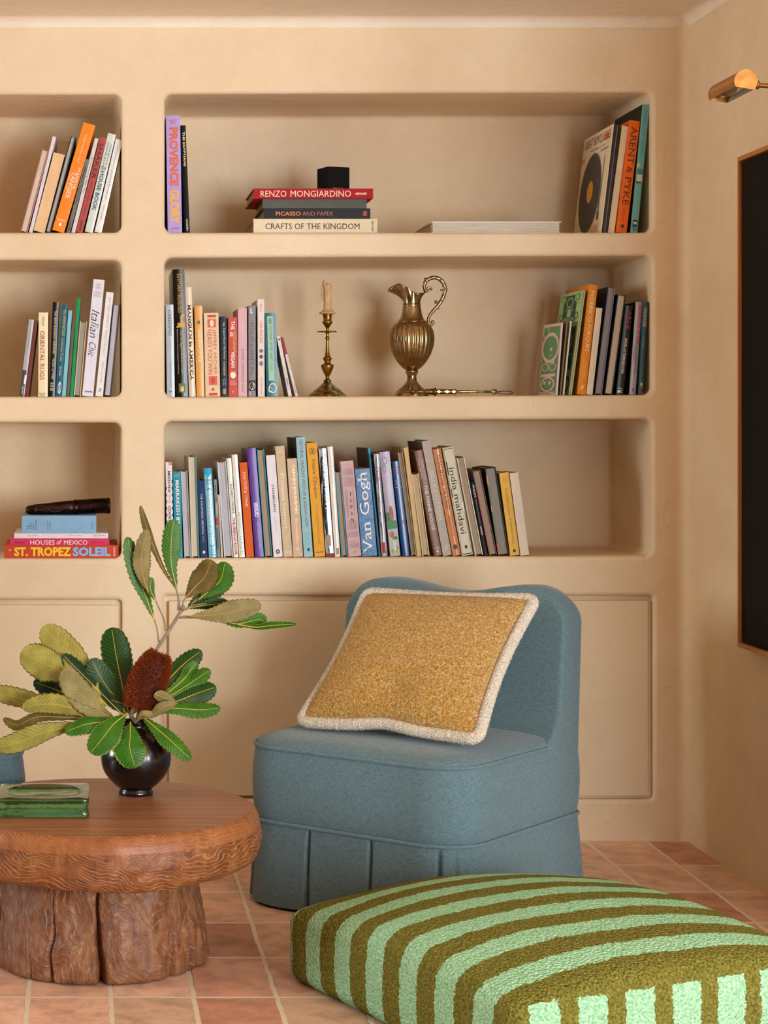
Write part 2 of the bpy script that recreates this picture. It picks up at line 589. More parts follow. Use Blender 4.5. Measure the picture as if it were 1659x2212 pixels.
M['brass'] = brass_mat('aged_brass', '7A5A22', 'B08A3C', .26, '8FA088')
M['pewter'] = brass_mat('aged_silver_gilt', '8F7852', 'BAA176', .24)
M['lamp_brass'] = brass_mat('lamp_brass', 'A9713A', 'C48F4C', .34)
M['dark_brass'] = brass_mat('dark_brass', '4A3320', '8A6A3C', .36)


def leaf_mat(name, c1, c2, rough, spec, vein=None, edge=None, veined=True):
    m, nt, bs = newmat(name)
    n = tex_noise(nt, coords(nt), 32 if veined else 420, 4, .6)
    r = ramp(nt, [(.35, lin(c1)), (.65, lin(c2))])
    nt.links.new(n.outputs['Fac'], r.inputs['Fac'])
    bs.inputs['Roughness'].default_value = rough
    bs.inputs['Specular IOR Level'].default_value = spec
    if not veined:
        nt.links.new(r.outputs['Color'], bs.inputs['Base Color'])
        return m
    at_ = N(nt, 'ShaderNodeAttribute', attribute_name='leaf')
    sp = N(nt, 'ShaderNodeSeparateXYZ'); nt.links.new(at_.outputs['Vector'], sp.inputs[0])
    k = N(nt, 'ShaderNodeMath', operation='MULTIPLY_ADD'); k.inputs[1].default_value = -2.6
    s = N(nt, 'ShaderNodeMath', operation='MULTIPLY'); s.inputs[1].default_value = 22
    nt.links.new(sp.outputs['X'], s.inputs[0]); nt.links.new(sp.outputs['Y'], k.inputs[0]); nt.links.new(s.outputs[0], k.inputs[2])
    fr = N(nt, 'ShaderNodeMath', operation='FRACT'); nt.links.new(k.outputs[0], fr.inputs[0])
    v = ramp(nt, [(0, (1, 1, 1)), (.10, (.25, .25, .25)), (.2, (0, 0, 0)), (.9, (0, 0, 0)), (1, (1, 1, 1))])
    nt.links.new(fr.outputs[0], v.inputs['Fac'])
    vm = N(nt, 'ShaderNodeMath', operation='MULTIPLY'); vm.inputs[1].default_value = .55
    nt.links.new(v.outputs['Color'], vm.inputs[0])
    mx = N(nt, 'ShaderNodeMix', data_type='RGBA'); nt.links.new(vm.outputs[0], mx.inputs['Factor'])
    nt.links.new(r.outputs['Color'], mx.inputs['A']); mx.inputs['B'].default_value = (*lin(vein or c2), 1)
    er = ramp(nt, [(.90, (0, 0, 0)), (.97, (1, 1, 1))]); nt.links.new(sp.outputs['Y'], er.inputs['Fac'])
    em = N(nt, 'ShaderNodeMath', operation='MULTIPLY'); em.inputs[1].default_value = .8; nt.links.new(er.outputs['Color'], em.inputs[0])
    m2 = N(nt, 'ShaderNodeMix', data_type='RGBA'); nt.links.new(em.outputs[0], m2.inputs['Factor'])
    nt.links.new(mx.outputs['Result'], m2.inputs['A']); m2.inputs['B'].default_value = (*lin(edge or c1), 1)
    nt.links.new(m2.outputs['Result'], bs.inputs['Base Color'])
    w = N(nt, 'ShaderNodeMath', operation='SINE')
    p2 = N(nt, 'ShaderNodeMath', operation='MULTIPLY'); p2.inputs[1].default_value = 2 * PI; nt.links.new(k.outputs[0], p2.inputs[0]); nt.links.new(p2.outputs[0], w.inputs[0])
    h = N(nt, 'ShaderNodeMath', operation='MULTIPLY_ADD'); h.inputs[1].default_value = -.35
    nt.links.new(w.outputs[0], h.inputs[0]); nt.links.new(n.outputs['Fac'], h.inputs[2])
    bump(nt, bs, h.outputs[0], .35, .0016)
    return m


M['leaf_dark'] = leaf_mat('leaf_dark_green', '17380C', '234A14', .40, .3, '4A6A22', '6A6A24')
M['leaf_green'] = leaf_mat('leaf_fresh_green', '265A0E', '397216', .38, .3, '6A8E2C', '8E8A30')
M['leaf_blue'] = leaf_mat('leaf_deep_green', '0F2C14', '193A1C', .38, .3, '37562C', '5A5A24')
M['under_pale'] = leaf_mat('leaf_underside_yellow_green', '93893C', 'AEA552', .7, .2, '7C7030', '7A5A22')
M['under_tan'] = leaf_mat('leaf_underside_tan', '7E7446', '998D5C', .7, .2, '6E6238', '6E5426')
M['under_brown'] = leaf_mat('leaf_underside_brown', '5E5024', '786834', .7, .2, '50431E', '5A4420')
M['midrib'] = plain('C6A63C', .5, name='midrib_yellow')
M['midrib_tan'] = plain('B98A48', .5, name='midrib_tan')
M['bark'] = plain('8F7B66', .75, vary=.18, name='grey_brown_bark')
M['spikes'] = leaf_mat('banksia_spikes', '5A1C08', 'B4561E', .6, .25, veined=False)
M['spike_core'] = plain('5E2210', .8, name='banksia_core')
M['black_glaze'] = plain('120D0C', .22, vary=.15, name='black_bronze_glaze', coat=.3)
M['wax'] = plain('CDA877', .55, vary=.12, name='old_wax')
M['wick'] = plain('1A1512', .9, vary=0, name='charred_wick')
M['dark'] = plain('14110F', .7, vary=0, name='dark_void')


def glass_mat():
    m, nt, bs = newmat('green_cast_glass')
    bs.inputs['Base Color'].default_value = (*lin('A6DDB0'), 1)
    bs.inputs['Transmission Weight'].default_value = 1
    bs.inputs['Roughness'].default_value = .03
    bs.inputs['IOR'].default_value = 1.5
    n = tex_noise(nt, coords(nt), 60, 3, .6)
    bump(nt, bs, n.outputs['Fac'], .25, .002)
    va = N(nt, 'ShaderNodeVolumeAbsorption')
    va.inputs['Color'].default_value = (*lin('4FB56E'), 1)
    va.inputs['Density'].default_value = 6
    nt.links.new(va.outputs[0], nt.nodes['Material Output'].inputs['Volume'])
    return m


M['glass'] = glass_mat()

# ------------------------------------------------------------------ the room
NICHES = {   # inner x0, x1 (m at the wall face), floor z left/right, ceiling z left/right
}
K0 = DC / F
def zz(py): return HC - (py - PY) * K0
XR0, XR1 = (356 - PX) * K0, (1408 - PX) * K0
XL1 = (263 - PX) * K0
XL0 = XL1 - 1.384
NICHES['RU'] = (XR0, XR1, zz(502), zz(502), zz(203), zz(199))
NICHES['RM'] = (XR0, XR1, zz(858), zz(853), zz(557), zz(552))
NICHES['RL'] = (XR0, XR1, zz(1207), zz(1201), zz(911), zz(905))
NICHES['LU'] = (XL0, XL1, zz(502), zz(502), zz(204), zz(204))
NICHES['LM'] = (XL0, XL1, zz(857), zz(857), zz(562), zz(562))
NICHES['LL'] = (XL0, XL1, zz(1207), zz(1207), zz(913), zz(913))
NDEPTH = .42


def nfloor(n, x):
    a = NICHES[n]
    return a[2] + (a[3] - a[2]) * (x - a[0]) / (a[1] - a[0])


def rrect(x0, x1, z0, z1, r, n=7):
    out = []
    for (cx, cz, a0) in ((x1 - r, z0 + r, -90), (x1 - r, z1 - r, 0), (x0 + r, z1 - r, 90), (x0 + r, z0 + r, 180)):
        for i in range(n + 1):
            a = R(a0 + 90 * i / n)
            out.append((cx + r * math.cos(a), cz + r * math.sin(a)))
    return out


def warp(n, x, z):
    x0, x1, fl, fr, cl, cr = NICHES[n]
    u = (x - x0) / (x1 - x0)
    t = (z - fl) / (cl - fl)
    return z + (1 - t) * (fr - fl) * u + t * (cr - cl) * u


holes = []
RF = .013
wall = bpy.data.objects.new('wall_back', None)
niche_objs = []
for n in NICHES:
    x0, x1, fl, fr, cl, cr = NICHES[n]
    rows = []
    rc = .022
    for i in range(7):
        a = R(90 * i / 6)
        o = RF * (1 - math.sin(a)); y = RF * (1 - math.cos(a))
        rows.append([(x, y, warp(n, x, z)) for x, z in rrect(x0 - o, x1 + o, fl - o, cl + o, rc + o)])
    holes.append([(p[0], p[2]) for p in rows[0]])
    rows.append([(x, NDEPTH * .5, warp(n, x, z)) for x, z in rrect(x0, x1, fl, cl, rc)])
    rb = .016
    for i in range(5):
        a = R(90 * i / 4)
        o = -rb * (1 - math.cos(a)); y = NDEPTH - rb + rb * math.sin(a)
        rows.append([(x, y, warp(n, x, z)) for x, z in rrect(x0 - o, x1 + o, fl - o, cl + o, rc + o)])
    mb = MB()
    mb.grid(rows, close_u=True, sm=True, cap1=True)
    niche_objs.append(mb)

# cabinet-door recesses
DOORS = []
def recess(x0, x1, z0, z1):
    rows = []
    rf, rc, dep = .012, .012, .026
    for i in range(5):
        a = R(90 * i / 4)
        o = rf * (1 - math.sin(a)); y = rf * (1 - math.cos(a))
        rows.append([(x, y, z) for x, z in rrect(x0 - o, x1 + o, z0 - o, z1 + o, rc + o)])
    holes.append([(p[0], p[2]) for p in rows[0]])
    rows.append([(x, dep, z) for x, z in rrect(x0, x1, z0, z1, rc)])
    mb = MB()
    mb.grid(rows, close_u=True, sm=True, cap1=True)
    niche_objs.append(mb)


DZ1, DZ0 = zz(1287), zz(1727)
recess((354 - PX) * K0, (1411 - PX) * K0, DZ0, DZ1)
recess(XL0 - .01, (264 - PX) * K0, zz(1727), zz(1296))

mb = MB()
outer = [(-5.2, 0), (WX, 0), (WX, HCL), (-5.2, HCL)]
loops = [[Vector((x, 0, z)) for x, z in outer]] + [[Vector((x, 0, z)) for x, z in h][::-1] for h in holes]
flat = [p for l in loops for p in l]
mb.add(flat, [t for t in tessellate_polygon(loops)])
wall = mb.build('wall_back', M['plaster'], fix=False)
me = wall.data
bm = bmesh.new(); bm.from_mesh(me)
for f in bm.faces:
    f.normal_update()
    if f.normal.y > 0: f.normal_flip()
bm.to_mesh(me); bm.free()
tag(wall, 'cream plaster wall with built-in rounded bookcase niches', 'wall', kind='structure')
for i, b in enumerate(niche_objs):
    b.build('niche' if i < 6 else 'door_recess', M['plaster'], wall, fix=True)
# outside skin of the bookcase wall
mb = MB(); mb.box(-5.2, WX + .3, .46, .56, -.1, HCL + .1); b_ = mb.build('wall_core', M['plaster'], wall)

# right wall, softly rounded into the back wall; it ends at y = -NIB
CR = .028
mb = MB()
mb.add([(WX, -CR, 0), (WX, -NIB, 0), (WX, -NIB, HCL), (WX, -CR, HCL)], [(0, 1, 2, 3)])
rows = []
for i in range(7):
    a = R(90 * i / 6)
    rows.append([(WX - CR + CR * math.cos(a), -CR + CR * math.sin(a) - .0003, z) for z in (0, HCL)])
mb.grid(rows, sm=True)
mb.add([(WX, -NIB, 0), (XE, -NIB, 0), (XE, -NIB, HCL), (WX, -NIB, HCL)], [(0, 1, 2, 3)])
tag(mb.build('wall_right', M['plaster_side'], fix=False), 'warm plaster side wall with dark painting', 'wall', kind='structure')
mb = MB()
mb.box(-5.3, -5.2, YR, -1.75, 0, HCL); mb.box(-5.3, -5.2, -.45, 0, 0, HCL); mb.box(-5.3, -5.2, -1.75, -.45, 0, .9); mb.box(-5.3, -5.2, -1.75, -.45, 2.2, HCL)  # opening made for the added fill light
tag(mb.build('wall_left', M['far_room']), 'plaster wall', 'wall', kind='structure')
mb = MB(); mb.box(XE, XE + .1, YR, -NIB, 0, HCL)
tag(mb.build('wall_east', M['far_room']), 'plaster wall', 'wall', kind='structure')
mb = MB()
mb.box(-5.2, WIN[0], YR - .2, YR, 0, HCL); mb.box(WIN[1], WIN2[0], YR - .2, YR, 0, HCL); mb.box(WIN2[1], XE, YR - .2, YR, 0, HCL)
for w_ in (WIN[:2], WIN2): mb.box(w_[0], w_[1], YR - .2, YR, 0, WIN[2]); mb.box(w_[0], w_[1], YR - .2, YR, WIN[3], HCL)
tag(mb.build('wall_rear', M['far_room']), 'plaster wall', 'wall', kind='structure')
mb = MB()
mb.add([(-5.2, YR, HCL), (XE, YR, HCL), (XE, -CR, HCL), (-5.2, -CR, HCL)], [(0, 1, 2, 3)])
rows = []
for i in range(7):
    a = R(90 * i / 6)
    rows.append([(x, -CR + CR * math.sin(a) - .0003, HCL - CR + CR * math.cos(a)) for x in (-5.2, WX)])
mb.grid(rows, sm=True)
rows = []
for i in range(7):
    a = R(90 * i / 6)
    rows.append([(WX - CR + CR * math.sin(a) - .0003, y, HCL - CR + CR * math.cos(a)) for y in (-NIB, 0)])
mb.grid(rows, sm=True)
mb.box(-5.3, XE + .1, YR - .2, .5, HCL + .02, HCL + .12)
tag(mb.build('ceiling', M['plaster_ceiling'], fix=False), 'plaster ceiling', 'ceiling', kind='structure')
mb = MB()
mb.box(-5.3, XE + .1, YR - .2, .5, -.1, 0)
tag(mb.build('floor', M['tiles']), 'terracotta tile floor with cream grout', 'floor', kind='structure')

# frame of the rear window (behind the camera)
wmat = plain('D9CDB8', .4, name='window_frame_paint')
x0, x1, z0, z1 = WIN
mb = MB()
for (a, b_) in ((x0, x0 + .05), (x1 - .05, x1), ((x0 + x1) / 2 - .02, (x0 + x1) / 2 + .02)): mb.box(a, b_, YR - .15, YR - .10, z0, z1)
for (a, b_) in ((z0, z0 + .05), (z1 - .05, z1)): mb.box(x0, x1, YR - .149, YR - .101, a, b_)
tag(mb.build('window_1', wmat), 'window', 'window', kind='structure')
mb = MB()
for (a, b_) in ((-1.75, -1.70), (-.50, -.45), (-1.12, -1.08)): mb.box(-5.28, -5.23, a, b_, .9, 2.2)
for (a, b_) in ((.9, .95), (2.15, 2.2)): mb.box(-5.279, -5.231, -1.75, -.45, a, b_)
tag(mb.build('added_fill_window', wmat), 'window', 'window', kind='structure')  # unseen frame, added to go with the left fill light
mb = MB()
x0, x1 = WIN2
for (a, b_) in ((x0, x0 + .05), (x1 - .05, x1), ((x0 + x1) / 2 - .02, (x0 + x1) / 2 + .02)): mb.box(a, b_, YR - .15, YR - .10, z0, z1)
for (a, b_) in ((z0, z0 + .05), (z1 - .05, z1)): mb.box(x0, x1, YR - .149, YR - .101, a, b_)
tag(mb.build('window_3', wmat), 'window', 'window', kind='structure')



def cab_door(x0, x1, z0, z1, label):
    mb = MB()
    yf, yb, b = .007, .024, .002
    rows = [[(x, yb, z) for x, z in rrect(x0, x1, z0, z1, .003, 2)], [(x, yf + b, z) for x, z in rrect(x0, x1, z0, z1, .003, 2)],
            [(x, yf, z) for x, z in rrect(x0 + b, x1 - b, z0 + b, z1 - b, .002, 2)]]
    mb.grid(rows, close_u=True, sm=False, cap0=True, cap1=True)
    tag(mb.build('cabinet_door', M['door_paint']), label, 'cabinet door', 'flush cupboard doors under the bookcase')


cab_door((365 - PX) * K0, (880 - PX) * K0, zz(1720), zz(1299), 'flush cream cupboard door between the leafy branch and the blue chair')
cab_door((883 - PX) * K0, (1402 - PX) * K0, zz(1721), zz(1298), 'flush cream cupboard door behind and right of the blue chair')
cab_door(-.60, (256 - PX) * K0, zz(1720), zz(1308), 'flush cream cupboard door behind the vase at the left edge')

# ------------------------------------------------------------------ lettering
_txt = {}
def text_geo(s, style=''):
    """text as unit-box triangles: [(x, y)...], faces; styles: s serif feet, b bold, i slanted, t thin"""
    key = (s, style)
    if key in _txt: return _txt[key]
    cu = bpy.data.curves.new('lettering', 'FONT')
    cu.body = s
    cu.resolution_u = 2
    if 'b' in style: cu.offset = .022
    if 'B' in style: cu.offset = .042
    if 't' in style: cu.offset = -.008
    if 'i' in style: cu.shear = .35
    if 'w' in style: cu.space_character = 1.25
    ob = bpy.data.objects.new('lettering', cu)
    me = bpy.data.meshes.new_from_object(ob)
    V = [(v.co.x, v.co.y) for v in me.vertices]
    Fc = [tuple(p.vertices) for p in me.polygons]
    if 's' in style and V:
        edges = {}
        for f in Fc:
            for i in range(len(f)):
                e = tuple(sorted((f[i], f[(i + 1) % len(f)])))
                edges[e] = edges.get(e, 0) + 1
        top = max(p[1] for p in V)
        for (a, b), c in edges.items():
            if c != 1: continue
            (xa, ya), (xb, yb) = V[a], V[b]
            w = abs(xa - xb)
            if abs(ya - yb) < 1e-4 and .03 < w < .2:
                x0, x1 = min(xa, xb) - .055, max(xa, xb) + .055
                if ya < .03: y0, y1 = ya, ya + .035
                elif ya > .4: y0, y1 = ya - .035, ya
                else: continue
                k = len(V)
                V += [(x0, y0), (x1, y0), (x1, y1), (x0, y1)]
                Fc.append((k, k + 1, k + 2, k + 3))
    bpy.data.meshes.remove(me); bpy.data.objects.remove(ob); bpy.data.curves.remove(cu)
    if V:
        xs, ys = [p[0] for p in V], [p[1] for p in V]
        x0, y0 = min(xs), min(ys)
        sx, sy = max(max(xs) - x0, 1e-6), max(max(ys) - y0, 1e-6)
        V = [((x - x0) / sx, (y - y0) / sy) for x, y in V]
    _txt[key] = (V, Fc)
    return _txt[key]


def decor(mb, mats, items, w, h, _map):
    """items on a face of width w (across) and height h (up). Item kinds:
    (text, start, end, a, b, colour, style, dir): dir d reads downward, u upward, h level letters, v upside down, n normal on a lying spine
    start/end are fractions of the height from the top, a/b fractions of the width from the left;
    '#' a patch, 'o' an oval, 'O' a ring"""
    for ii, it in enumerate(items):
        ee = .00007 * ii
        base_map = _map
        mapping = lambda x, z, e_=ee: base_map(x, z, e_)
        s, st, en, a, b, colr = it[:6]
        style = it[6] if len(it) > 6 else ''
        dr = it[7] if len(it) > 7 else 'd'
        met = 'g' in style
        mt = plain(colr, .35 if met else .6, .8 if met else 0, vary=0, name='ink_' + colr)
        if mt not in mats: mats.append(mt)
        mi = mats.index(mt)
        x0, x1 = a * w, b * w
        z1, z0 = h * (1 - st), h * (1 - en)
        if s == '#':
            n = 4
            v = []
            for i in range(n + 1):
                x = x0 + (x1 - x0) * i / n
                v += [mapping(x, z0), mapping(x, z1)]
            mb.add(v, [(2 * i, 2 * i + 2, 2 * i + 3, 2 * i + 1) for i in range(n)], mi)
        elif s in ('o', 'O'):
            n = 28
            cx, cz, rx, rz = (x0 + x1) / 2, (z0 + z1) / 2, (x1 - x0) / 2, (z1 - z0) / 2
            if s == 'o':
                mb.add([mapping(cx + rx * math.cos(2 * PI * i / n), cz + rz * math.sin(2 * PI * i / n)) for i in range(n)], [tuple(range(n))], mi)
            else:
                v = []
                for i in range(n):
                    c_, s_ = math.cos(2 * PI * i / n), math.sin(2 * PI * i / n)
                    v += [mapping(cx + rx * c_, cz + rz * s_), mapping(cx + rx * .78 * c_, cz + rz * .78 * s_)]
                mb.add(v, [(2 * i, 2 * ((i + 1) % n), 2 * ((i + 1) % n) + 1, 2 * i + 1) for i in range(n)], mi)
        else:
            if dr == 'S':                                  # stacked upright letters
                k = len(s)
                for i, ch in enumerate(s):
                    V, Fc = text_geo(ch, style)
                    hz = (z1 - z0) / k
                    mb.add([mapping(x0 + (x1 - x0) * p[0], z1 - hz * (i + 1) + hz * .6 * p[1]) for p in V], Fc, mi)
                continue
            V, Fc = text_geo(s, style)
            if dr == 'd': pts = [mapping(x0 + (x1 - x0) * p[1], z1 - (z1 - z0) * p[0]) for p in V]
            elif dr == 'u': pts = [mapping(x1 - (x1 - x0) * p[1], z0 + (z1 - z0) * p[0]) for p in V]
            elif dr == 'v': pts = [mapping(x1 - (x1 - x0) * p[0], z1 - (z1 - z0) * p[1]) for p in V]
            else: pts = [mapping(x0 + (x1 - x0) * p[0], z0 + (z1 - z0) * p[1]) for p in V]
            mb.add(pts, Fc, mi)


# ------------------------------------------------------------------ books
def book_geo(root, t, h, d, col, kind='s', pg='E6DAC2', rough=.5, bt=.0024, c=.0012, txt=(), mat=None, soft=False, gap=.003, side=None):
    """a book in local space: thickness along x (0..t), spine facing -y, height along z. kind s spine out, p page edges out"""
    cm = mat or plain(col, rough, spec=.4 if rough < .32 else .14, name='cover_' + col)
    mb = MB()
    n = 6
    flip = (lambda y: d - y) if kind == 'p' else (lambda y: y)
    o, i_ = [(0, d)], [(bt, d)]
    for k in range(n + 1):
        s = k / n
        yy = -c * (1 - (2 * s - 1) ** 2)
        o.append((t * s, yy + c))
        i_.append((bt + (t - 2 * bt) * s, yy + c + bt))
    o.append((t, d)); i_.append((t - bt, d))
    m = len(o)
    v = []
    for z in (0, h):
        v += [(x, flip(y), z) for x, y in o] + [(x, flip(y), z) for x, y in i_]
    f = []
    for k in range(m - 1):
        f.append((k, k + 1, 2 * m + k + 1, 2 * m + k))
        f.append((m + k, 3 * m + k, 3 * m + k + 1, m + k + 1))
        f.append((k, m + k, m + k + 1, k + 1))
        f.append((2 * m + k, 2 * m + k + 1, 3 * m + k + 1, 3 * m + k))
    f.append((0, 2 * m, 3 * m, m)); f.append((m - 1, 2 * m - 1, 4 * m - 1, 3 * m - 1))
    mb.add(v, f)
    g = 0.0004 if soft else gap
    pb = MB()
    ya, yb = bt + .001, d - (.0005 if soft else .004)
    if kind == 'p': ya, yb = d - yb, d - ya
    pb.box(bt + .0001, t - bt - .0001, ya + c, yb, g, h - g)
    pb.build('page_block', pages(pg, 0), root)
    if kind == 'p':
        mp = lambda x, z, e: (x, -.0004 - e, z)
    else:
        mp = lambda x, z, e: (x, -c * (1 - (2 * x / t - 1) ** 2) + c - .0004 - e, z)
    mats = [cm]
    decor(mb, mats, txt, t, h, mp)
    if side:                                  # printed left board
        mats.append(plain(side, .5, spec=.14, vary=.25, name='board_' + side))
        y0, y1 = (.0, d - .002) if kind == 'p' else (c + .001, d - .0005)
        mb.add([(-.0003, y0, .0005), (-.0003, y1, .0005), (-.0003, y1, h - .0005), (-.0003, y0, h - .0005)], [(0, 1, 2, 3)], len(mats) - 1)
    mb.build('cover', mats, root)


_prev = {}
def clear(niche, px, pz, a, t, h, right):
    """how far the left side of a leaning book (pivot px,pz; right = pivot at bottom right) cuts into its left neighbour; updates the row"""
    def corners(t_):
        x0 = -t_ if right else 0
        ux, uz = Vector((math.cos(a), -math.sin(a))), Vector((math.sin(a), math.cos(a)))
        o = Vector((px, pz))
        return [o + ux * x + uz * z for x, z in ((x0, 0), (x0 + t_, 0), (x0 + t_, h), (x0, h))], ux, uz
    pen = 0
    if niche in _prev:
        pc, pux, puz = _prev[niche]
        cc, ux, uz = corners(t)
        pt_, ph = (pc[1] - pc[0]).length, (pc[3] - pc[0]).length
        for k in range(41):
            q = pc[1].lerp(pc[2], k / 40)
            l = q - cc[0]
            if -.002 < l.dot(uz) < h + .002: pen = max(pen, l.dot(ux))
            q = cc[0].lerp(cc[3], k / 40)
            l = q - pc[0]
            if -.002 < l.dot(puz) < ph + .002: pen = max(pen, pt_ - l.dot(pux))
        pen = min(max(pen, 0), t * .6)
        if pen > 0: pen += .0004
    if right: t2, px2 = t - pen, px
    else:
        t2, px2 = t - pen, px + pen * math.cos(a)
    px0 = px; px = px2
    _prev[niche] = corners(t2)
    return px2, t2


def B(niche, bl, br, tx, ty, col, label, txt=(), k='s', yf=.028, d=None, **kw):
    """a standing book measured by its spine: bottom left / right x, top-left corner (px)"""
    s = (DC + yf) / F
    xl, xr = (bl - PX) * s, (br - PX) * s
    zf = nfloor(niche, (xl + xr) / 2) + .0006
    xt, zt = (tx - PX) * s, HC - (ty - PY) * s
    a = math.atan2(xt - xl, zt - zf)
    t = (xr - xl) * math.cos(a) - .0008
    h = (zt - zf) / math.cos(a)
    if a > 0: h -= 0 if a < .02 else math.sin(a) * t * .0
    d = d or min(.30, max(.13, h * .74))
    px_, t = clear(niche, xr if a > 0 else xl, zf, a, t, h, a > 0)
    root = empty('book', (px_, yf, zf), (0, a, 0))
    tag(root, label, 'book', {'LU': 'books in the upper left niche', 'LM': 'books in the middle left niche', 'RU': 'books in the upper right niche',
                              'RM': 'books in the middle right niche', 'RL': 'row of books in the lower right niche'}[niche])
    book_geo(root, t, h, d, col, k, txt=txt, **kw)
    if a > 0:
        for ch in [o for o in COL.objects if o.parent == root]:
            ch.location.x = -t
    return root


def FB(niche, xa, xb, ya, yb, col, label, txt=(), k='s', yf=.03, d=.26, rot=0, group='', z=None, pg='E6DAC2', rough=.5, cover=None, c=.001, bt=.0026):
    """a lying book: face xa..xb, ya..yb (px). Returns its top height"""
    s = (DC + yf) / F
    x0, x1 = (xa - PX) * s, (xb - PX) * s
    t = (yb - ya) * s - .0006
    if z is None: z = nfloor(niche, (x0 + x1) / 2) + .0006
    L = x1 - x0
    root = empty('book', (x0, yf, z), (0, 0, rot))
    tag(root, label, 'book', group)
    # built standing, then laid down: local x (thickness) -> z, local z (height) -> x
    tmp = [o.name for o in COL.objects]
    mb = MB()
    cm = cover or plain(col, rough, spec=.14, name='cover_' + col)
    yy = (lambda y: d - y) if k == 'p' else (lambda y: y)
    def bx(b, *a):
        a = list(a); a[2], a[3] = sorted((yy(a[2]), yy(a[3]))); b.box(*a)
    bx(mb, 0, L, 0, d, 0, bt); bx(mb, 0, L, 0, d, t - bt, t); bx(mb, 0, L, 0, bt, bt, t - bt)
    mats = [cm]
    decor(mb, mats, txt, L, t, lambda x, zq, e: (x, -.0004 - e, zq))
    mb.build('cover', mats, root)
    pb = MB(); bx(pb, .004, L - .004, bt, d - .005, bt + .0001, t - bt - .0001)
    pb.build('page_block', pages(pg, 2), root)
    return z + t + .0006


WHT, BLK, GLD = 'EFE9DC', '17130F', 'C9A24A'
n = 'LU'
kw = dict(d=.23)
B(n, 43, 59, 90, 325, 'C98063', 'pages-out book with thin salmon boards, first from left in the upper left niche', k='p', pg='E4DCCB', **kw)
B(n, 59.5, 69.5, 111, 296, 'D9D6DC', 'thin lilac-white spine leaning second from left in the upper left niche', d=.25, rough=.6)
B(n, 70, 96, 114, 335, 'E5BE90', 'plain peach book without lettering in the upper left niche', rough=.8, d=.2)
B(n, 97, 109.5, 152, 297, '2A2926', 'pages-out book with black boards between plain peach and bright orange books', k='p', pg='C9C6BC', d=.24)
B(n, 110, 138, 178, 271, 'F08A2A', 'tall bright orange book with white lettering in the upper left niche', [
    ('Camellia Watkins a Tsool', .10, .36, .42, .56, WHT, 'i'), ('INSIDE', .40, .60, .66, .84, WHT, 's'), ('TANGIER', .45, .70, .26, .62, WHT, 's'),
    ('HOUSES & GARDENS', .46, .62, .08, .17, WHT, ''), ('ROONDA', .885, .905, .15, .85, WHT, '', 'h'), ('o', .92, .95, .38, .62, WHT)], rough=.4, d=.27)
B(n, 139, 151, 181, 345, '7A756C', 'grey book with dark lettering right of the bright orange book', [
    ('PERFECT', .10, .32, .3, .7, BLK, 'b'), ('ENGLISH DESIGN', .36, .62, .3, .7, '3A3630', ''), ('ASSOULINE', .86, .97, .3, .7, BLK, 'b')], d=.2)
B(n, 152, 162, 203, 300, 'D6D2C8', 'thin pale grey book left of the brick-red book', [('British Painting 1800 1900', .2, .58, .3, .72, '4A463E', '')], d=.24)
B(n, 162.5, 178, 215, 299, 'B2504A', 'brick-red book with black capitals in the upper left niche', [
    ('SHAKER', .06, .44, .2, .8, BLK, 's'), ('FUNCTION . PURITY . PERFECTION', .47, .83, .4, .58, '3A1A14', ''), ('ASSOULINE', .87, .98, .35, .65, BLK, 'b')], d=.25)
B(n, 180.5, 200, 231, 291, 'D2D8CC', 'pale mint book with blue and black lettering in the upper left niche', [
    ('TERENCE', .1, .32, .6, .78, BLK, ''), ("CONRAN'S", .09, .34, .22, .42, BLK, ''), ('NEW', .335, .37, .15, .8, BLK, '', 'h'), ('HOUSE BOOK', .38, .78, .2, .72, '1F5A70', 'b')], rough=.25, d=.26)
B(n, 203, 219, 249, 303, 'E4E2DC', 'white book with thin grey lettering, rightmost in the upper left niche', [
    ('contemporary painted furniture', .06, .64, .3, .72, '8A9094', ''), ('katrin cargill', .70, .86, .35, .65, '8A9094', '')], rough=.3, d=.22)

n = 'LM'
B(n, 41, 52.5, 62, 691, 'A9A8A6', 'grey book with a black photograph low on its spine, leftmost in the middle left niche', [
    ('#', .66, 1, 0, .8, '3A3A3C'), ('#', .72, .84, .55, 1, 'E6E6E6'), ('the art of gulf', .12, .35, .35, .6, '77777A', 'i'), ('Agnetha', .86, .97, .3, .7, WHT, 'i')], rough=.3, d=.17)
B(n, 52.8, 61.5, 73, 692, '6E3832', 'thin plain maroon book in the middle left niche', d=.17)
B(n, 82, 103, 83, 675, 'EBD9AE', 'cream book with tall thin red capitals in the middle left niche', [
    ('ORIENTAL RUGS', .22, .80, .14, .62, '9A2A2E', 's'), ('MUMFORD', .05, .16, .35, .55, '6A5A40', 's'), ('BRACKEN', .955, .97, .1, .8, '6A5A40', '', 'h'), ('BOOKS', .975, .99, .2, .7, '6A5A40', '', 'h')], rough=.3, d=.2)
B(n, 104.5, 118, 113.5, 653, '17140F', 'black book with gold capitals beside the teal books', [
    ('THE MEDITERRANEAN GARDENER', .09, .55, .35, .68, 'D8CFA8', 's'), ('HUGO LATYMER', .60, .82, .35, .68, 'D8CFA8', 's'), ('#', .85, .94, .2, .75, '9A8C58'), ('#', .87, .88, .2, .75, BLK), ('#', .90, .91, .2, .75, BLK)], rough=.25, d=.22)
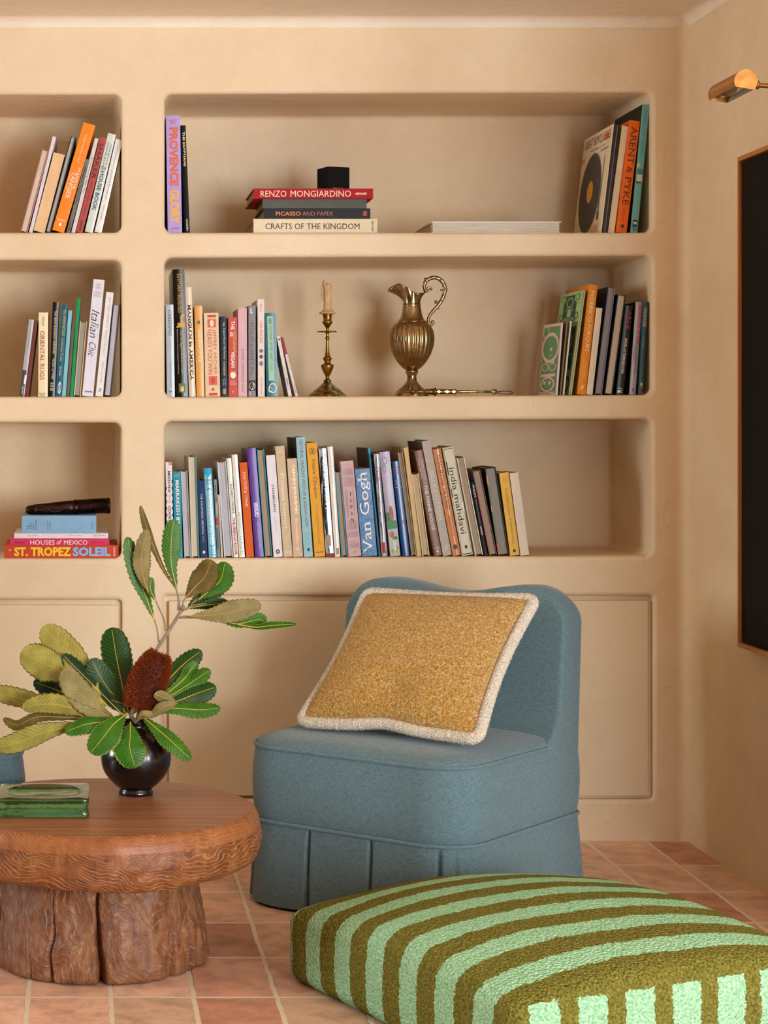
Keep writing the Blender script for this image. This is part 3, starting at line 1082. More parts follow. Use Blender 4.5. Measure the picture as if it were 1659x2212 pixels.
B(n, 119, 132.5, 133, 659, '1B6070', 'teal book with gold lettering and a white oval at its foot', [
    ('The IMMORTALS', .05, .34, .35, .75, 'D8B45A', 's'), ('of Australian Cricket', .36, .62, .35, .7, 'D8B45A', 'si'), ('Phil Tresidder', .67, .78, .35, .65, WHT, 'i'), ('O', .84, .97, .3, .85, WHT), ('BOOKS', .86, .95, .45, .7, WHT, 'b')], rough=.35, d=.21)
B(n, 133, 142, 147, 671, '7FBECB', 'thin light aqua book right of the teal book', [('Contemporary House', .05, .75, .35, .6, 'A8DCE2', '')], d=.2)
B(n, 143, 149.5, 155, 704, '6E5E48', 'thin brown-grey book left of the green spine', d=.17)
B(n, 150.2, 158, 166.5, 645, '12935A', 'thin bright green spine in the middle left niche', d=.23)
B(n, 158.6, 174, 172.5, 695, 'DDB98C', 'pages-out book with tan boards between green and lilac-white spines', k='p', pg='A8A49A', d=.18)
B(n, 176.5, 201, 201.5, 605, 'DEDBE4', 'tall lilac-white book with black handwritten title in the middle left niche', [
    ('DARIA', .035, .055, .25, .75, 'C8A888', 's', 'h'), ('REINA', .06, .08, .25, .75, 'C8A888', 's', 'h'), ('ANDREA', .105, .125, .15, .85, 'C8A888', 's', 'h'), ('FEROLLA', .13, .15, .12, .88, 'C8A888', 's', 'h'),
    ('Italian', .26, .50, .12, .86, BLK, 'it'), ('Chic', .54, .66, .15, .8, BLK, 'it'), ('ASSOULINE', .955, .967, .2, .85, BLK, 'b', 'h')], rough=.6, d=.25)
B(n, 205.5, 222, 229, 632, 'E6E2DE', 'white book with pale grey capitals, next to the pages-out lilac book', [
    ('ENTERTAINING BEAUTIFULLY', .05, .62, .4, .72, 'A9A59E', 's'), ('AERIN LAUDER', .66, .87, .4, .68, 'A9A59E', 's'), ('R', .92, .96, .3, .7, '77736C', 'i', 'h')], rough=.6, d=.22)
B(n, 224, 240, 244, 658, '3A3634', 'pages-out book with pale lilac page edges beside the niche jamb', k='p', pg='CFCBD6', d=.2)

n = 'LL'
g = 'lying books in the lower left niche'
z = FB(n, 9, 256, 1179.5, 1207, 'C2482F', 'rust-red book lying at the bottom of the stack, yellow and blue capitals', [
    ('LAURA', .30, .45, .04, .062, WHT, '', 'h'), ('ST. TROPEZ', .14, .86, .088, .585, 'F5C61E', 'B', 'h'), ('SOLEIL', .14, .86, .60, .93, '7FB6E6', 'B', 'h'), ('ASSOULINE', .15, .85, .955, .972, WHT, '', 'd')], d=.31, yf=.026, group=g)
z = FB(n, 21.7, 236, 1164.8, 1179.5, 'D63A62', 'bright pink book with white capitals lying on the rust-red book', [
    ('HOUSES', .25, .95, .2, .45, WHT, 's', 'h'), ('of', .2, .9, .47, .52, WHT, 'i', 'h'), ('MEXICO', .25, .95, .54, .78, WHT, 's', 'h'), ('SHIPWAY', .5, .75, .05, .15, BLK, 's', 'h'), ('ARCHITECTURAL BOOK', .5, .7, .82, .95, '7A1A34', '', 'h')], d=.27, yf=.03, z=z, group=g, rough=.3)
z = FB(n, 30.4, 233.6, 1153.4, 1164.8, 'E6D6D6', 'thin pale pink-white book under the blue cloth book', [
    ('PHILLIPS', .25, .6, .84, .97, '555055', 'w', 'v'), ('Design   London', .35, .6, .59, .72, '555055', '', 'v'), ('26 September 2019', .35, .6, .14, .26, '555055', '', 'v')], d=.28, yf=.028, z=z, group=g)
z = FB(n, 47.4, 208, 1115.6, 1153.4, '86AECB', 'thick worn blue cloth book under the dark bamboo piece', [
    ('THE', .55, .80, .065, .09, '2A3A4A', 's', 'u'), ('A.B.C.', .35, .80, .105, .13, '2A3A4A', 's', 'u'), ('ANNEX', .45, .82, .145, .165, '2A3A4A', 's', 'u'), ('COLLECTION', .25, .88, .18, .20, '2A3A4A', 's', 'u'),
    ('EDWARD', .3, .8, .34, .355, '3A4A5A', '', 'u'), ('MOUSE', .4, .8, .37, .385, '3A4A5A', '', 'u'), ('DUNHILL', .3, .75, .935, .95, '3A4A5A', '', 'u')], d=.20, yf=.03, z=z, group=g, rough=.95, bt=.003)
Z_BLUE = z

n = 'RU'
B(n, 363, 394, 358.5, 250, 'B7A3DC', 'thick lilac book with chunky orange and yellow capitals in the upper right niche', [
    ('FRANCOIS', .035, .05, .25, .75, 'D0443A', '', 'h'), ('SIMON', .055, .07, .32, .68, 'D0443A', '', 'h'), ('PROVENCE', .10, .60, .2, .82, 'E0673A', 'B'), ('GLORY', .63, .92, .18, .85, 'F2B81E', 'B'), ('ASSOULINE', .955, .967, .2, .8, 'D0443A', 'b', 'h')], rough=.6, d=.27)
B(n, 399, 411, 389.5, 271, '14110E', 'narrow black book with cream capitals right of the thick lilac book', [
    ('THE EGYPTIANS', .06, .38, .35, .75, 'E8D8A0', 'sb'), ('CCGDEN', .87, .98, .35, .7, 'D8D0B8', 'b')], d=.25)
_prev.pop('RU')
g = 'lying books in the upper right niche'
z = FB(n, 547.7, 815, 470.5, 502, 'E3D3B0', 'cream linen book lying at the bottom of the stack under black box', [
    ('CRAFTS OF THE KINGDOM', .32, .72, .095, .86, BLK, 's', 'h'), ('ASSOULINE', .15, .88, .955, .968, BLK, 'b', 'u')], d=.30, yf=.03, group=g, rough=.9)
z = FB(n, 569, 800, 447.3, 470, '2B2A2C', 'charcoal book with orange capitals lying on the cream linen book', [
    ('PICASSO', .3, .7, .115, .35, 'DE7A3C', 'b', 'h'), ('AND PAPER', .3, .7, .365, .65, 'C87448', 't', 'h'), ('RA', .3, .75, .93, .97, 'E0683A', 'b', 'd')], d=.27, yf=.034, z=z, group=g)
z = FB(n, 568, 792, 426.2, 446.5, '5E5E58', 'plain grey cloth book lying under the red book', [('O', .25, .7, .955, .98, '52524E')], d=.26, yf=.036, z=z, group=g, rough=.85)
z = FB(n, 547.7, 806, 403.3, 425.6, 'A81E28', 'red book with cream capitals lying on top of the stack', [
    ('RENZO', .2, .82, .055, .275, 'F0DEB4', 's', 'h'), ('MONGIARDINO', .2, .82, .305, .815, 'F0DEB4', 's', 'h'), ('ASSOULINE', .4, .62, .85, .945, 'F0DEB4', 'B', 'h')], d=.28, yf=.028, z=z, group=g, rough=.6)
Z_RENZO = z
FB(n, 932.7, 1212, 476.3, 502, 'EDE6DC', 'white book lying alone, pages out, at the middle of the shelf', k='p', d=.30, yf=.032, group=g, pg='DCD0BC', c=0)


def sleeve(name, niche, br_, top, ty, depth, thick, col, label, cat, items=(), yf=.03, rotz=0, mat=None, group=None, face_name='printed_front', extra=None, dx=0):
    """a thin standing sleeve or magazine whose printed face looks left; its front edge runs from px (br_, floor) to px (top, ty)"""
    s = (DC + yf) / F
    xb, xt, zt = (br_ - PX) * s, (top - PX) * s, HC - (ty - PY) * s
    zf = nfloor(niche, xb) + .0006
    a = math.atan2(xt - xb, zt - zf)
    h = (zt - zf) / math.cos(a) - math.sin(abs(a)) * thick * .5
    px_, thick = clear(niche, xb + thick, zf, a, thick, h, True)
    root = empty(name, (px_, yf, zf), (0, a, rotz))
    tag(root, label, cat, group)
    m0 = mat or plain(col, .6, name='card_' + col)
    mb = MB(); mb.box(-thick, 0, 0, depth, 0, h)
    mats = [m0]
    decor(mb, mats, items, depth, h, lambda u, v, e: (-thick - .0005 - e, depth - u, v))
    mb.build('cover', mats, root)
    if extra:
        for (q0, q1, cc) in extra:
            eb = MB(); eb.box(-thick + thick * q0, -thick + thick * q1, -.0012, .002, .001, h - .0015)
            eb.build('page_edge', plain(cc, .8, name='edge_' + cc), root)
    return root


TN = '2E241C'
sleeve('record_sleeve', n, 1296, 1323.7, 268, .315, .004, 'E2CDA8', 'cream record sleeve printed with a large black disc, front of the leaning records', 'record', [
    ('#', .06, .12, .78, .93, 'C8642A'), ('GREAT FILM CLASSICS', .035, .115, .06, .97, '7A2A1E', 't', 'h'), ('Bernard Herrmann', .145, .165, .30, .60, TN, '', 'h'), ('conducting the', .15, .165, .62, .85, TN, '', 'h'), ('London Philharmonic', .185, .21, .68, .95, TN, 'i', 'h'),
    ('#', .20, .245, .02, .11, 'C89A2A'), ('o', .19, .95, .07, .83, '6E675C'), ('o', .205, .94, .085, .815, '38302A'), ('o', .455, .665, .345, .555, 'DDA02A'), ('o', .55, .57, .44, .46, TN),
    ('#', .27, .66, .845, .862, '8A8478'), ('#', .66, .86, .82, .85, '6A6256'), ('#', .78, .86, .80, .87, '5A5248')], group='records in the upper right niche')
sleeve('record_sleeve', n, 1300.5, 1328.5, 268, .312, .0048, '2A211B', 'dark brown record sleeve behind the cream record sleeve', 'record', group='records in the upper right niche')
sleeve('record_sleeve', n, 1304.5, 1333, 270, .31, .004, '75655C', 'mauve-grey record sleeve between two dark brown sleeves', 'record', group='records in the upper right niche', yf=.036)
sleeve('record_sleeve', n, 1308, 1337.5, 271, .31, .0045, '1E1713', 'near-black record sleeve touching the plain cream book', 'record', group='records in the upper right niche', yf=.034)
B(n, 1312.5, 1327, 1343, 273.5, 'E6D2AE', 'plain cream book left of the orange book in the upper right niche', rough=.8, d=.24, yf=.034)
B(n, 1330, 1353.5, 1359.5, 262, 'E86A1C', 'orange book with tall brown capitals at the right end of the top shelf', [
    ('ARENT', .05, .385, .24, .84, '4A1C0C', 's'), ('&', .41, .47, .3, .8, '4A1C0C', ''), ('PYKE', .50, .755, .24, .84, '4A1C0C', 's'), ('INTERIORS THAT TELL', .775, .9, .5, .58, '7A2A0C', ''), ('A STORY BY DESIGN', .78, .9, .36, .44, '7A2A0C', ''), ('o', .925, .96, .35, .68, '4A1C0C')], rough=.55, d=.26)
B(n, 1361, 1377, 1387.5, 226.5, '6FA89E', 'tall teal book with blue italic title, rightmost on the top shelf', [
    ('BIRDS of the WORLD', .045, .40, .3, .75, '2A8CB8', 'si'), ('#', .505, .545, .15, .95, '3A7A78'), ('#', .545, .60, .2, .95, 'C8C8B0'), ('#', .46, .49, .1, .4, 'B8C4B0'), ('#', .60, .615, .1, .8, '2A5A5C'), ('#', .90, .955, .2, .85, '1E3438'), ('o', .915, .935, .3, .75, 'D8D8C8'), ('PRESS', .96, .985, .2, .85, '1E3438', '', 'h')], rough=.4, d=.29, yf=.024, side='2C281C')

n = 'RM'
B(n, 361, 378.3, 357.8, 658, 'B6BEC4', 'silver-grey book with handwritten title beside the left jamb', [
    ('CARESSING', .06, .34, .3, .75, '39444C', 'si'), ('John Doe Carr', .38, .5, .4, .55, '6A747A', 'i'), ('REINHOLD, VAN NOSTRAND', .63, .9, .4, .6, '6A747A', ''), ('CURREY', .93, .95, .15, .7, '39444C', 's', 'h')], rough=.22, d=.17)
B(n, 379.5, 407, 371.5, 582, '1A1613', 'tall black glossy book with gold lettering and gold animal figure', [
    ('EGYPTIAN TREASURES', .035, .34, .36, .72, 'D2A23E', 's'), ('from the Egyptian Museum in Cairo', .48, .82, .46, .66, 'D2A23E', 'b'), ('Edited by Francesco Tiradritti, Photographs by Araldo De Luca', .47, .82, .2, .3, WHT, ''),
    ('#', .42, .455, .3, .9, 'D2A23E'), ('#', .365, .43, .55, .72, 'D2A23E'), ('o', .35, .375, .6, .9, 'D2A23E'), ('#', .445, .457, .2, .4, 'D2A23E'), ('#', .895, .965, .25, .8, '6A7038'), ('o', .915, .96, .38, .68, 'D8CE84')], rough=.2, d=.25, c=.003)
B(n, 408, 423.6, 399, 620.5, 'E8D4BA', 'cream book with bold black stencil capitals in the middle right niche', [('MANGUIN in AMERICA', .16, .85, .25, .78, '1C1814', 'B')], rough=.3, d=.22, c=.003)
B(n, 424.8, 442.5, 419.8, 661, 'E0A24A', 'orange-gold book between the cream stencil book and the beige book', [('SPANISH STYLE', .26, .62, .34, .7, 'F0E0B0', 'b'), ('o', .165, .195, .35, .65, '5A6A5A'), ('O', .155, .205, .3, .7, '7A7A4A')], rough=.3, d=.2)
B(n, 444, 476.5, 440, 676, 'E3C9A0', 'thick beige paperback with red block capitals and red panels', [
    ('#', .025, .055, .25, .82, 'CF3A2C'), ('#', .075, .175, .25, .82, 'D9644C'), ('o', .085, .165, .4, .66, 'F0D8B8'), ('JEFFREY ARCHER', .20, .735, .55, .82, 'CF3A2C', 'c'), ('#', .20, .735, .522, .53, 'CF3A2C'), ('HEADS YOU WIN', .20, .735, .22, .50, 'CF3A2C', 'c'),
    ('#', .755, .86, .25, .82, 'D9644C'), ('o', .765, .85, .4, .66, 'C8382C'), ('o', .895, .93, .42, .62, 'CF3A2C'), ('#', .955, .985, .25, .82, 'CF3A2C')], rough=.5, d=.13, soft=True, pg='D8C8A8')
B(n, 478, 492.5, 475.2, 683.6, '2C3440', 'navy book with italic script between the beige and coral books', [
    ('THE', .07, .12, .4, .68, 'D8B870', 'b'), ('Superfood Alchemy', .14, .54, .36, .8, 'B8C4CC', 'i'), ('COOKBOOK', .56, .74, .4, .68, 'D8B870', 'b'), ('Jennifer', .77, .86, .5, .75, 'B8C4CC', 'i'), ('Iserloh', .78, .86, .25, .48, 'B8C4CC', 'i'), ('#', .90, .965, .3, .72, 'A89868')], rough=.4, d=.15)
B(n, 494, 514, 493, 685.6, 'C4594E', 'coral-red book with white and yellow lettering in the middle right niche', [
    ('THE', .045, .155, .3, .7, WHT, 'b'), ('Global', .18, .43, .54, .9, 'E8A82A', 'i'), ('G', .185, .24, .2, .5, WHT, 'B'), ('VEGAN', .43, .63, .3, .72, WHT, 'b'), ('o', .68, .77, .2, .8, 'F0E4D0'), ('#', .68, .695, .3, .7, 'D8A23A'),
    ('ELLIE', .80, .82, .25, .7, 'F0D0C0', '', 'h'), ('BULLEN', .83, .85, .15, .85, 'F0D0C0', '', 'h'), ('o', .92, .955, .35, .6, 'D8883A')], rough=.5, d=.16)
B(n, 514.8, 534.7, 514.2, 666, 'D9AEB2', 'pale pink book reading upward with small grey capitals', [('FIVE INGREDIENT VEGAN', .46, .94, .38, .62, '54454E', 'w', 'u'), ('KATY BESKOW', .18, .42, .4, .6, 'E6C8C8', 'w', 'u')], rough=.7, d=.19)
B(n, 537, 553, 537, 660, '8A8688', 'grey book with upward dark capitals and a round photo near its foot', [
    ('THE ELEMENTS OF PIZZA', .18, .76, .25, .72, '4E4A4C', 'w', 'u'), ('egg', .03, .09, .2, .7, 'D8D4D0', 'B', 'u'), ('#', .82, .935, .05, .98, '2A2626'), ('o', .84, .925, .1, .95, 'D8C8A8'), ('#', .95, .985, .1, .3, 'B8B4B0')], rough=.5, d=.18)
B(n, 557.5, 572.5, 556.5, 646.5, 'E2D3C6', 'white book with red capitals and small blue emblems', [
    ('Rosa Parks', .05, .125, .4, .6, '4A4446', ''), ('CASA MEXICANA', .23, .45, .3, .7, 'D0483E', 'c'), ('o', .51, .55, .22, .78, '6A6680'), ('o', .57, .61, .22, .78, '4E4A68'), ('o', .635, .685, .22, .78, '7A7090'), ('Stewart, Tabori & Chang', .80, .97, .4, .62, '4A4446', '')], rough=.5, d=.2)
B(n, 576, 601.5, 571, 676, '1F6672', 'teal hardback with pale green title panel in the middle right niche', [
    ('#', .04, .81, .22, .72, '9CC4A4'), ('DICTIONARY OF FIRST NAMES', .16, .57, .38, .62, '1F3A34', 'w'), ('CASSELL', .6, .7, .4, .56, '4A6A5C', 'w'), ('o', .06, .14, .32, .62, '6E9A78'), ('O', .84, .96, .2, .9, 'D8DCCC'), ('O', .88, .95, .12, .5, 'D8DCCC'),
    ('o', .10, .115, .08, .14, 'B8483A'), ('o', .22, .235, .08, .14, 'B8483A'), ('o', .35, .365, .08, .14, 'B8483A'), ('o', .48, .495, .08, .14, 'B8483A'), ('o', .62, .635, .08, .14, 'B8483A'), ('o', .9, .915, .1, .16, 'B8483A'), ('o', .03, .045, .8, .86, 'B8483A'), ('o', .3, .315, .8, .86, 'B8483A'), ('o', .55, .565, .82, .88, 'B8483A')], rough=.3, d=.15)
B(n, 623.5, 631.5, 597.5, 726.6, 'DCD0C6', 'small thin white book leaning left next to the red-topped booklet', [('o', .04, .075, .3, .8, '4A4446'), ('AESOP', .5, .66, .35, .65, 'A89C94', ''), ('DESIGN', .69, .82, .3, .7, '4A4446', 'b'), ('CO', .84, .89, .3, .7, '8A8078', '')], d=.12, rough=.6)
B(n, 638.5, 644.5, 606.5, 729, 'DCCFC8', 'thin white booklet with red upper spine leaning left', [('#', .0, .29, .0, 1, '9A1E28'), ('the book of the city', .32, .56, .35, .65, '9A4A4A', ''), ('KINFOLK', .82, .95, .35, .7, '3A3436', 'b')], d=.11, rough=.5)

GR = '5C8A58'
sleeve('booklet', n, 1200.6, 1213, 697, .15, .005, 'D9B6A4', 'small green and pink patterned booklet leaning at the left of the right group', 'booklet', [
    ('#', .04, .97, .04, .96, GR), ('O', .02, .2, .03, .35, 'D9B6A4'), ('o', .05, .13, .1, .25, GR), ('O', .12, .55, .02, .98, 'D9B6A4'), ('o', .17, .50, .1, .9, GR), ('o', .135, .165, .45, .52, 'D9B6A4'), ('o', .135, .165, .68, .75, 'D9B6A4'), ('o', .33, .38, .5, .62, 'D9B6A4'), ('o', .43, .46, .5, .58, 'D9B6A4'),
    ('#', .52, .545, .3, .8, 'D9B6A4'), ('O', .55, .66, .1, .5, 'D9B6A4'), ('O', .55, .66, .5, .9, 'D9B6A4'), ('#', .70, .74, .1, .9, 'D9B6A4'), ('O', .74, .95, .1, .9, 'D9B6A4'), ('o', .80, .85, .25, .4, 'D9B6A4'), ('o', .80, .85, .55, .7, 'D9B6A4'), ('#', .95, .965, .1, .9, 'D9B6A4')], extra=[(.1, .9, 'D8CCD2')], rotz=R(6), group='booklets in the middle right niche')
sleeve('booklet', n, 1208.5, 1224, 693.5, .15, .0045, '77602C', 'small olive-brown booklet behind the green patterned booklet', 'booklet', group='booklets in the middle right niche', rotz=R(4))
sleeve('booklet', n, 1215.5, 1232, 693.5, .15, .0045, 'CFC8BC', 'small white booklet in front of the green magazine', 'booklet', group='booklets in the middle right niche', rotz=R(3))
LG = '9CC07C'; DG = '24442A'
sleeve('magazine', n, 1228.5, 1259, 627, .21, .0085, LG, 'light green magazine with dark green ornamental emblem', 'magazine', [
    ('#', .03, .29, .22, .80, DG), ('o', .02, .10, .10, .3, LG), ('o', .02, .10, .70, .9, LG), ('O', .025, .085, .08, .26, DG), ('O', .025, .085, .74, .92, DG), ('O', .2, .27, .08, .24, DG), ('O', .2, .27, .78, .94, DG), ('o', .16, .26, .42, .6, LG), ('O', .05, .15, .36, .66, LG), ('ITALIAN', .15, .19, .36, .68, LG, '', 'h'), ('#', .24, .285, .2, .82, DG), ('INTERNATIONAL', .245, .28, .22, .80, LG, 's', 'h'), ('#', .30, .305, .08, .95, DG),
    ('#', .34, .6, .5, .93, '4A4A30'), ('o', .4, .58, .6, .85, 'C89A6A'), ('#', .62, .75, .4, .93, '3A5A6A'), ('o', .8, .95, .55, .75, DG), ('O', .82, .97, .75, .95, DG)],
    extra=[(.1, .35, 'B8A8A0'), (.42, .55, 'C05A4A'), (.6, .9, 'A8CC88')], rotz=R(3), group='magazines in the middle right niche')
B(n, 1245.5, 1265, 1272, 616, 'DB8420', 'tall orange book with cream capitals in the right group of the middle niche', [
    ('FEDERICO', .055, .34, .3, .72, 'F2DCA8', 's'), ('FORQUET', .36, .61, .3, .76, 'F2DCA8', 's'), ('Hamish Bowles', .69, .84, .52, .68, 'F0C878', 'i'), ('THE WORLD OF', .66, .88, .3, .4, 'F0C878', ''), ('R', .915, .955, .3, .68, 'F2DCA8', 'i', 'h')], rough=.5, d=.27)
B(n, 1266, 1280, 1287.5, 666, 'E0CDB2', 'plain cream book right of the tall orange book', rough=.8, d=.18)
B(n, 1284.5, 1300, 1313.6, 621, '7A7A94', 'pages-out book with a landscape photo on its left board', [('#', .0, 1, 0, .10, '6A6A84')], k='p', pg='A39C92', d=.24, side='2E3C50')
B(n, 1304.5, 1323, 1333.5, 638, '2A2622', 'pages-out cream book with dark right board in the right group', k='p', pg='DCCDB6', d=.24)
B(n, 1330, 1346.5, 1350.7, 661, '16120F', 'black book with red and white lettering in the right group', [
    ('The', .06, .10, .3, .8, 'C8323A', 's', 'h'), ('Trials', .11, .15, .12, .92, 'C8323A', 's', 'h'), ('of', .165, .20, .35, .7, 'C8323A', 's', 'h'), ('Life', .21, .255, .2, .85, 'C8323A', 's', 'h'), ('DAVID ATTENBOROUGH', .37, .76, .38, .72, 'E0D8C4', 'sb'), ('Collins', .92, .94, .15, .8, WHT, 'i', 'h'), ('BBC', .95, .98, .15, .8, WHT, 'B', 'h')], rough=.3, d=.2)
B(n, 1358.5, 1373, 1373, 653, 'A39AA0', 'grey book with red vertical lettering near the right jamb', [
    ('SANTA FE STYLE', .03, .45, .45, .95, 'C8344A', 'b'), ('DESIGN AND OTHER', .47, .78, .5, .75, '4E4650', ''), ('COUNTRY', .47, .64, .2, .42, '4E4650', ''), ('R', .93, .97, .3, .7, '3A343C', 'i', 'h')], rough=.25, d=.2, side='3A2A20')
B(n, 1377, 1389.5, 1388, 652, '1E4650', 'dark teal book with cream capitals, rightmost in the middle right niche', [
    ('DECORATING', .07, .27, .55, .85, 'D8CDA8', 's'), ('WITH TILES', .07, .27, .2, .5, 'D8CDA8', 's'), ('Robin Nagel', .38, .5, .35, .6, 'A8B4A8', 'i'), ('o', .87, .905, .35, .7, 'E0D0A0'), ('DAVID', .91, .925, .3, .75, 'E0D0A0', '', 'h'), ('#', .975, 1, 0, 1, '9A1E24')], rough=.3, d=.2, yf=.02)

n = 'RL'
def vg_cover():
    m, nt, bs = newmat('swirled_blue_print')
    v = coords(nt, (55, 55, 26))
    nn = tex_noise(nt, v, 1.0, 5, .6, 3.5)
    r = ramp(nt, [(.25, lin('1E2440')), (.42, lin('2F5A94')), (.52, lin('5C8AB4')), (.62, lin('3A5E8E')), (.72, lin('A8A060')), (.8, lin('33507E'))])
    nt.links.new(nn.outputs['Fac'], r.inputs['Fac']); nt.links.new(r.outputs['Color'], bs.inputs['Base Color'])
    bs.inputs['Roughness'].default_value = .45
    return m


def wood_print():
    m, nt, bs = newmat('brown_plank_print')
    nn = tex_noise(nt, coords(nt, (300, 300, 8)), 1.0, 4, .6, .5)
    r = ramp(nt, [(.3, lin('4A2A1A')), (.5, lin('7A4A30')), (.7, lin('8E5C40'))])
    nt.links.new(nn.outputs['Fac'], r.inputs['Fac']); nt.links.new(r.outputs['Color'], bs.inputs['Base Color'])
    bs.inputs['Roughness'].default_value = .4
    return m


def glint_jacket(c1, c2):
    m, nt, bs = newmat('jacket_painted_glints')
    nn = tex_noise(nt, coords(nt, (90, 90, 7)), 1.0, 3, .6, 1.5)
    r = ramp(nt, [(.45, lin(c1)), (.56, lin(c2)), (.62, lin(c1))])  # pale streaks paint glints of the shiny jacket into its colour
    nt.links.new(nn.outputs['Fac'], r.inputs['Fac']); nt.links.new(r.outputs['Color'], bs.inputs['Base Color'])
    bs.inputs['Roughness'].default_value = .12
    bs.inputs['Coat Weight'].default_value = .6
    return m


zig = [('#', .12 + .07 * i, .15 + .07 * i, .0, .12, '2A2628') for i in range(2, 12)] + [('#', .12 + .07 * i, .15 + .07 * i, .9, 1, '2A2628') for i in range(1, 12)]
B(n, 361.5, 376, 357.5, 998, 'E8E0DC', 'white book with black dashes down its spine edges, first in the lower row', [
    ('#', 0, .035, .5, 1, 'D8787C'), ('MISSONI', .095, .315, .3, .72, '2A2628', 'b'), ('Family', .33, .44, .3, .75, 'E07A8C', 'i'), ('COOKBOOK', .46, .74, .3, .72, '2A2628', 'b')] + zig, rough=.4, d=.2)
B(n, 378, 395.4, 373.2, 1019, '2E93A6', 'turquoise book with white capitals behind the leaf tip', [
    ('MARRAKESH', .10, .50, .3, .76, 'E4ECE6', 'b'), ('BY DESIGN', .53, .88, .3, .76, 'E4ECE6', 'b'), ('MARIA', .03, .042, .2, .8, 'BCD8D8', '', 'h'), ('BALI', .05, .062, .2, .8, 'BCD8D8', '', 'h')], rough=.5, d=.2)
B(n, 397.5, 413.3, 389.4, 1017.5, 'BDB9BC', 'pages-out book with pale grey edges right of the turquoise book', k='p', pg='C9C5C6', d=.2)
B(n, 414, 431.5, 407, 986, 'D9D2B4', 'tall cream pages-out book with teal right edge', [('#', .0, 1, .84, 1, '3A8A8E')], k='p', pg='DDD0B4', d=.24)
B(n, 433, 449.2, 426, 1038.5, '2C3C62', 'navy book with small white capitals left of the glossy light blue book', [('THE KAUFMANN', .17, .50, .36, .62, 'D8DCE0', 's'), ('MERCANTILE', .51, .70, .36, .62, 'D8DCE0', 's'), ('GUIDE', .72, .8, .4, .6, '9AA4B8', 's'), ('o', .91, .95, .35, .7, 'D8DCE0')], rough=.6, d=.2)
B(n, 450, 469, 438.8, 1012, '7FB9CC', 'glossy light blue book with white capitals and a bright blue cap', [
    ('#', .0, .07, 0, 1, '24A0CC'), ('o', .05, .1, .3, .7, '24A0CC'), ('CARIBBEAN STYLE', .27, .84, .3, .75, 'E8F0EC', 's'), ('(', .225, .25, .2, .8, '1E6A84', ''), (')', .855, .88, .2, .8, '1E6A84', ''), ('JACK BERTHELOT', .12, .16, .15, .85, '3A7A90', '', 'h'), ('PHOTOS GILLES', .165, .18, .2, .8, '3A7A90', '', 'h'), ('O', .9, .95, .3, .7, '3A6A80'), ('POTTER', .965, .978, .25, .8, '24505E', 'b', 'h')], rough=.15, d=.22, c=.003)
B(n, 469.6, 477, 461.6, 1036, '8C8C80', 'thin mottled grey book with a red patch on its spine', [('wabi sabi', .06, .29, .2, .8, '26241F', ''), ('#', .49, .585, .0, .9, 'B03A34'), ('#', .62, .9, .1, .7, '54646C'), ('#', .3, .45, .3, .8, 'A8A89C')], d=.18)
B(n, 478, 482.6, 470.4, 1069, 'D2C8BA', 'very thin cream booklet beside the mottled grey book', [('the red book', .3, .55, .3, .7, 'B06A60', '')], d=.14)
B(n, 483.5, 504, 468.3, 997.5, 'D6D2CE', 'pages-out book with white boards and cool grey page edges', k='p', pg='C6C4C8', d=.22)
B(n, 505, 515.8, 489.4, 990, 'DFDDCD', 'slim off-white book with black and red bold capitals', [('ELIZABETH WILHIDE', .26, .56, .42, .82, '26241F', 'b'), ('THE FRENCH ROOM', .60, .97, .3, .85, 'C2282E', 'B')], rough=.25, d=.21)
B(n, 517, 529.7, 500.6, 982.5, 'E2DAC8', 'cream glossy book with faint grey capitals left of the orange-red book', [('elizabeth heyert', .24, .54, .42, .6, '6A665E', 'w'), ('METROPOLITAN PLACES', .56, .975, .2, .8, 'A8A496', '')], rough=.2, d=.21)
B(n, 532.2, 549.6, 517.2, 999.5, 'D5622C', 'orange-red book with upward white capitals in the lower row', [('SMALL PLEASURES', .10, .47, .34, .72, 'F0E0CC', 't', 'u')], rough=.8, d=.2)
B(n, 551.5, 570.8, 533.5, 969, '573089', 'purple book with a white title in the lower row', [('caravan', .50, .63, .3, .78, 'E0D8EC', 'b', 'u'), ('MARVEL HOUSE', .06, .24, .45, .55, 'A890C8', '', 'u'), ('THE NOMADIC LIFE', .68, .92, .5, .64, 'D0C4E0', '', 'u'), ('#', .02, .98, .28, .31, '8A6AB4')], rough=.3, d=.22)
B(n, 573, 589, 554.8, 971, '3A92AC', 'brown-paged book with teal board between purple and white books', k='p', pg='B79C78', d=.23)
B(n, 591.3, 611.6, 574.6, 984, 'E2DADA', 'white book with spaced black capitals and a round black mark', [('DREAMSCAPES', .29, .56, .36, .62, '26241F', 'bw'), ('CLAIRE TAKACS', .60, .75, .4, .58, 'C2BABA', ''), ('o', .925, .97, .28, .72, '1A1715'), ('85', .935, .96, .4, .6, 'E2DADA', 'b', 'h')], rough=.8, d=.22)
B(n, 613, 633, 594.9, 964, 'CDB492', 'beige linen book with large pale rounded lettering', [('Provence Interiors', .25, .745, .3, .74, 'EBE0CC', ''), ('LISA', .03, .042, .38, .62, 'EBE0CC', 'b', 'h'), ('LINDROTH', .05, .062, .2, .8, 'EBE0CC', 'b', 'h'), ('TASCHEN', .95, .965, .2, .85, 'EBE0CC', 'b', 'h')], rough=.85, d=.24)
B(n, 634, 655.6, 620, 991, 'CBB196', 'beige book with shiny rose-gold lettering in the lower row', [('TAMSIN JOHNSON', .06, .56, .34, .72, 'D89A70', 'stg'), ('Spectacular', .60, .86, .35, .65, 'D88A68', 'itg'), ('&', .9, .94, .35, .6, 'D88A68', 'g')], rough=.7, d=.21)
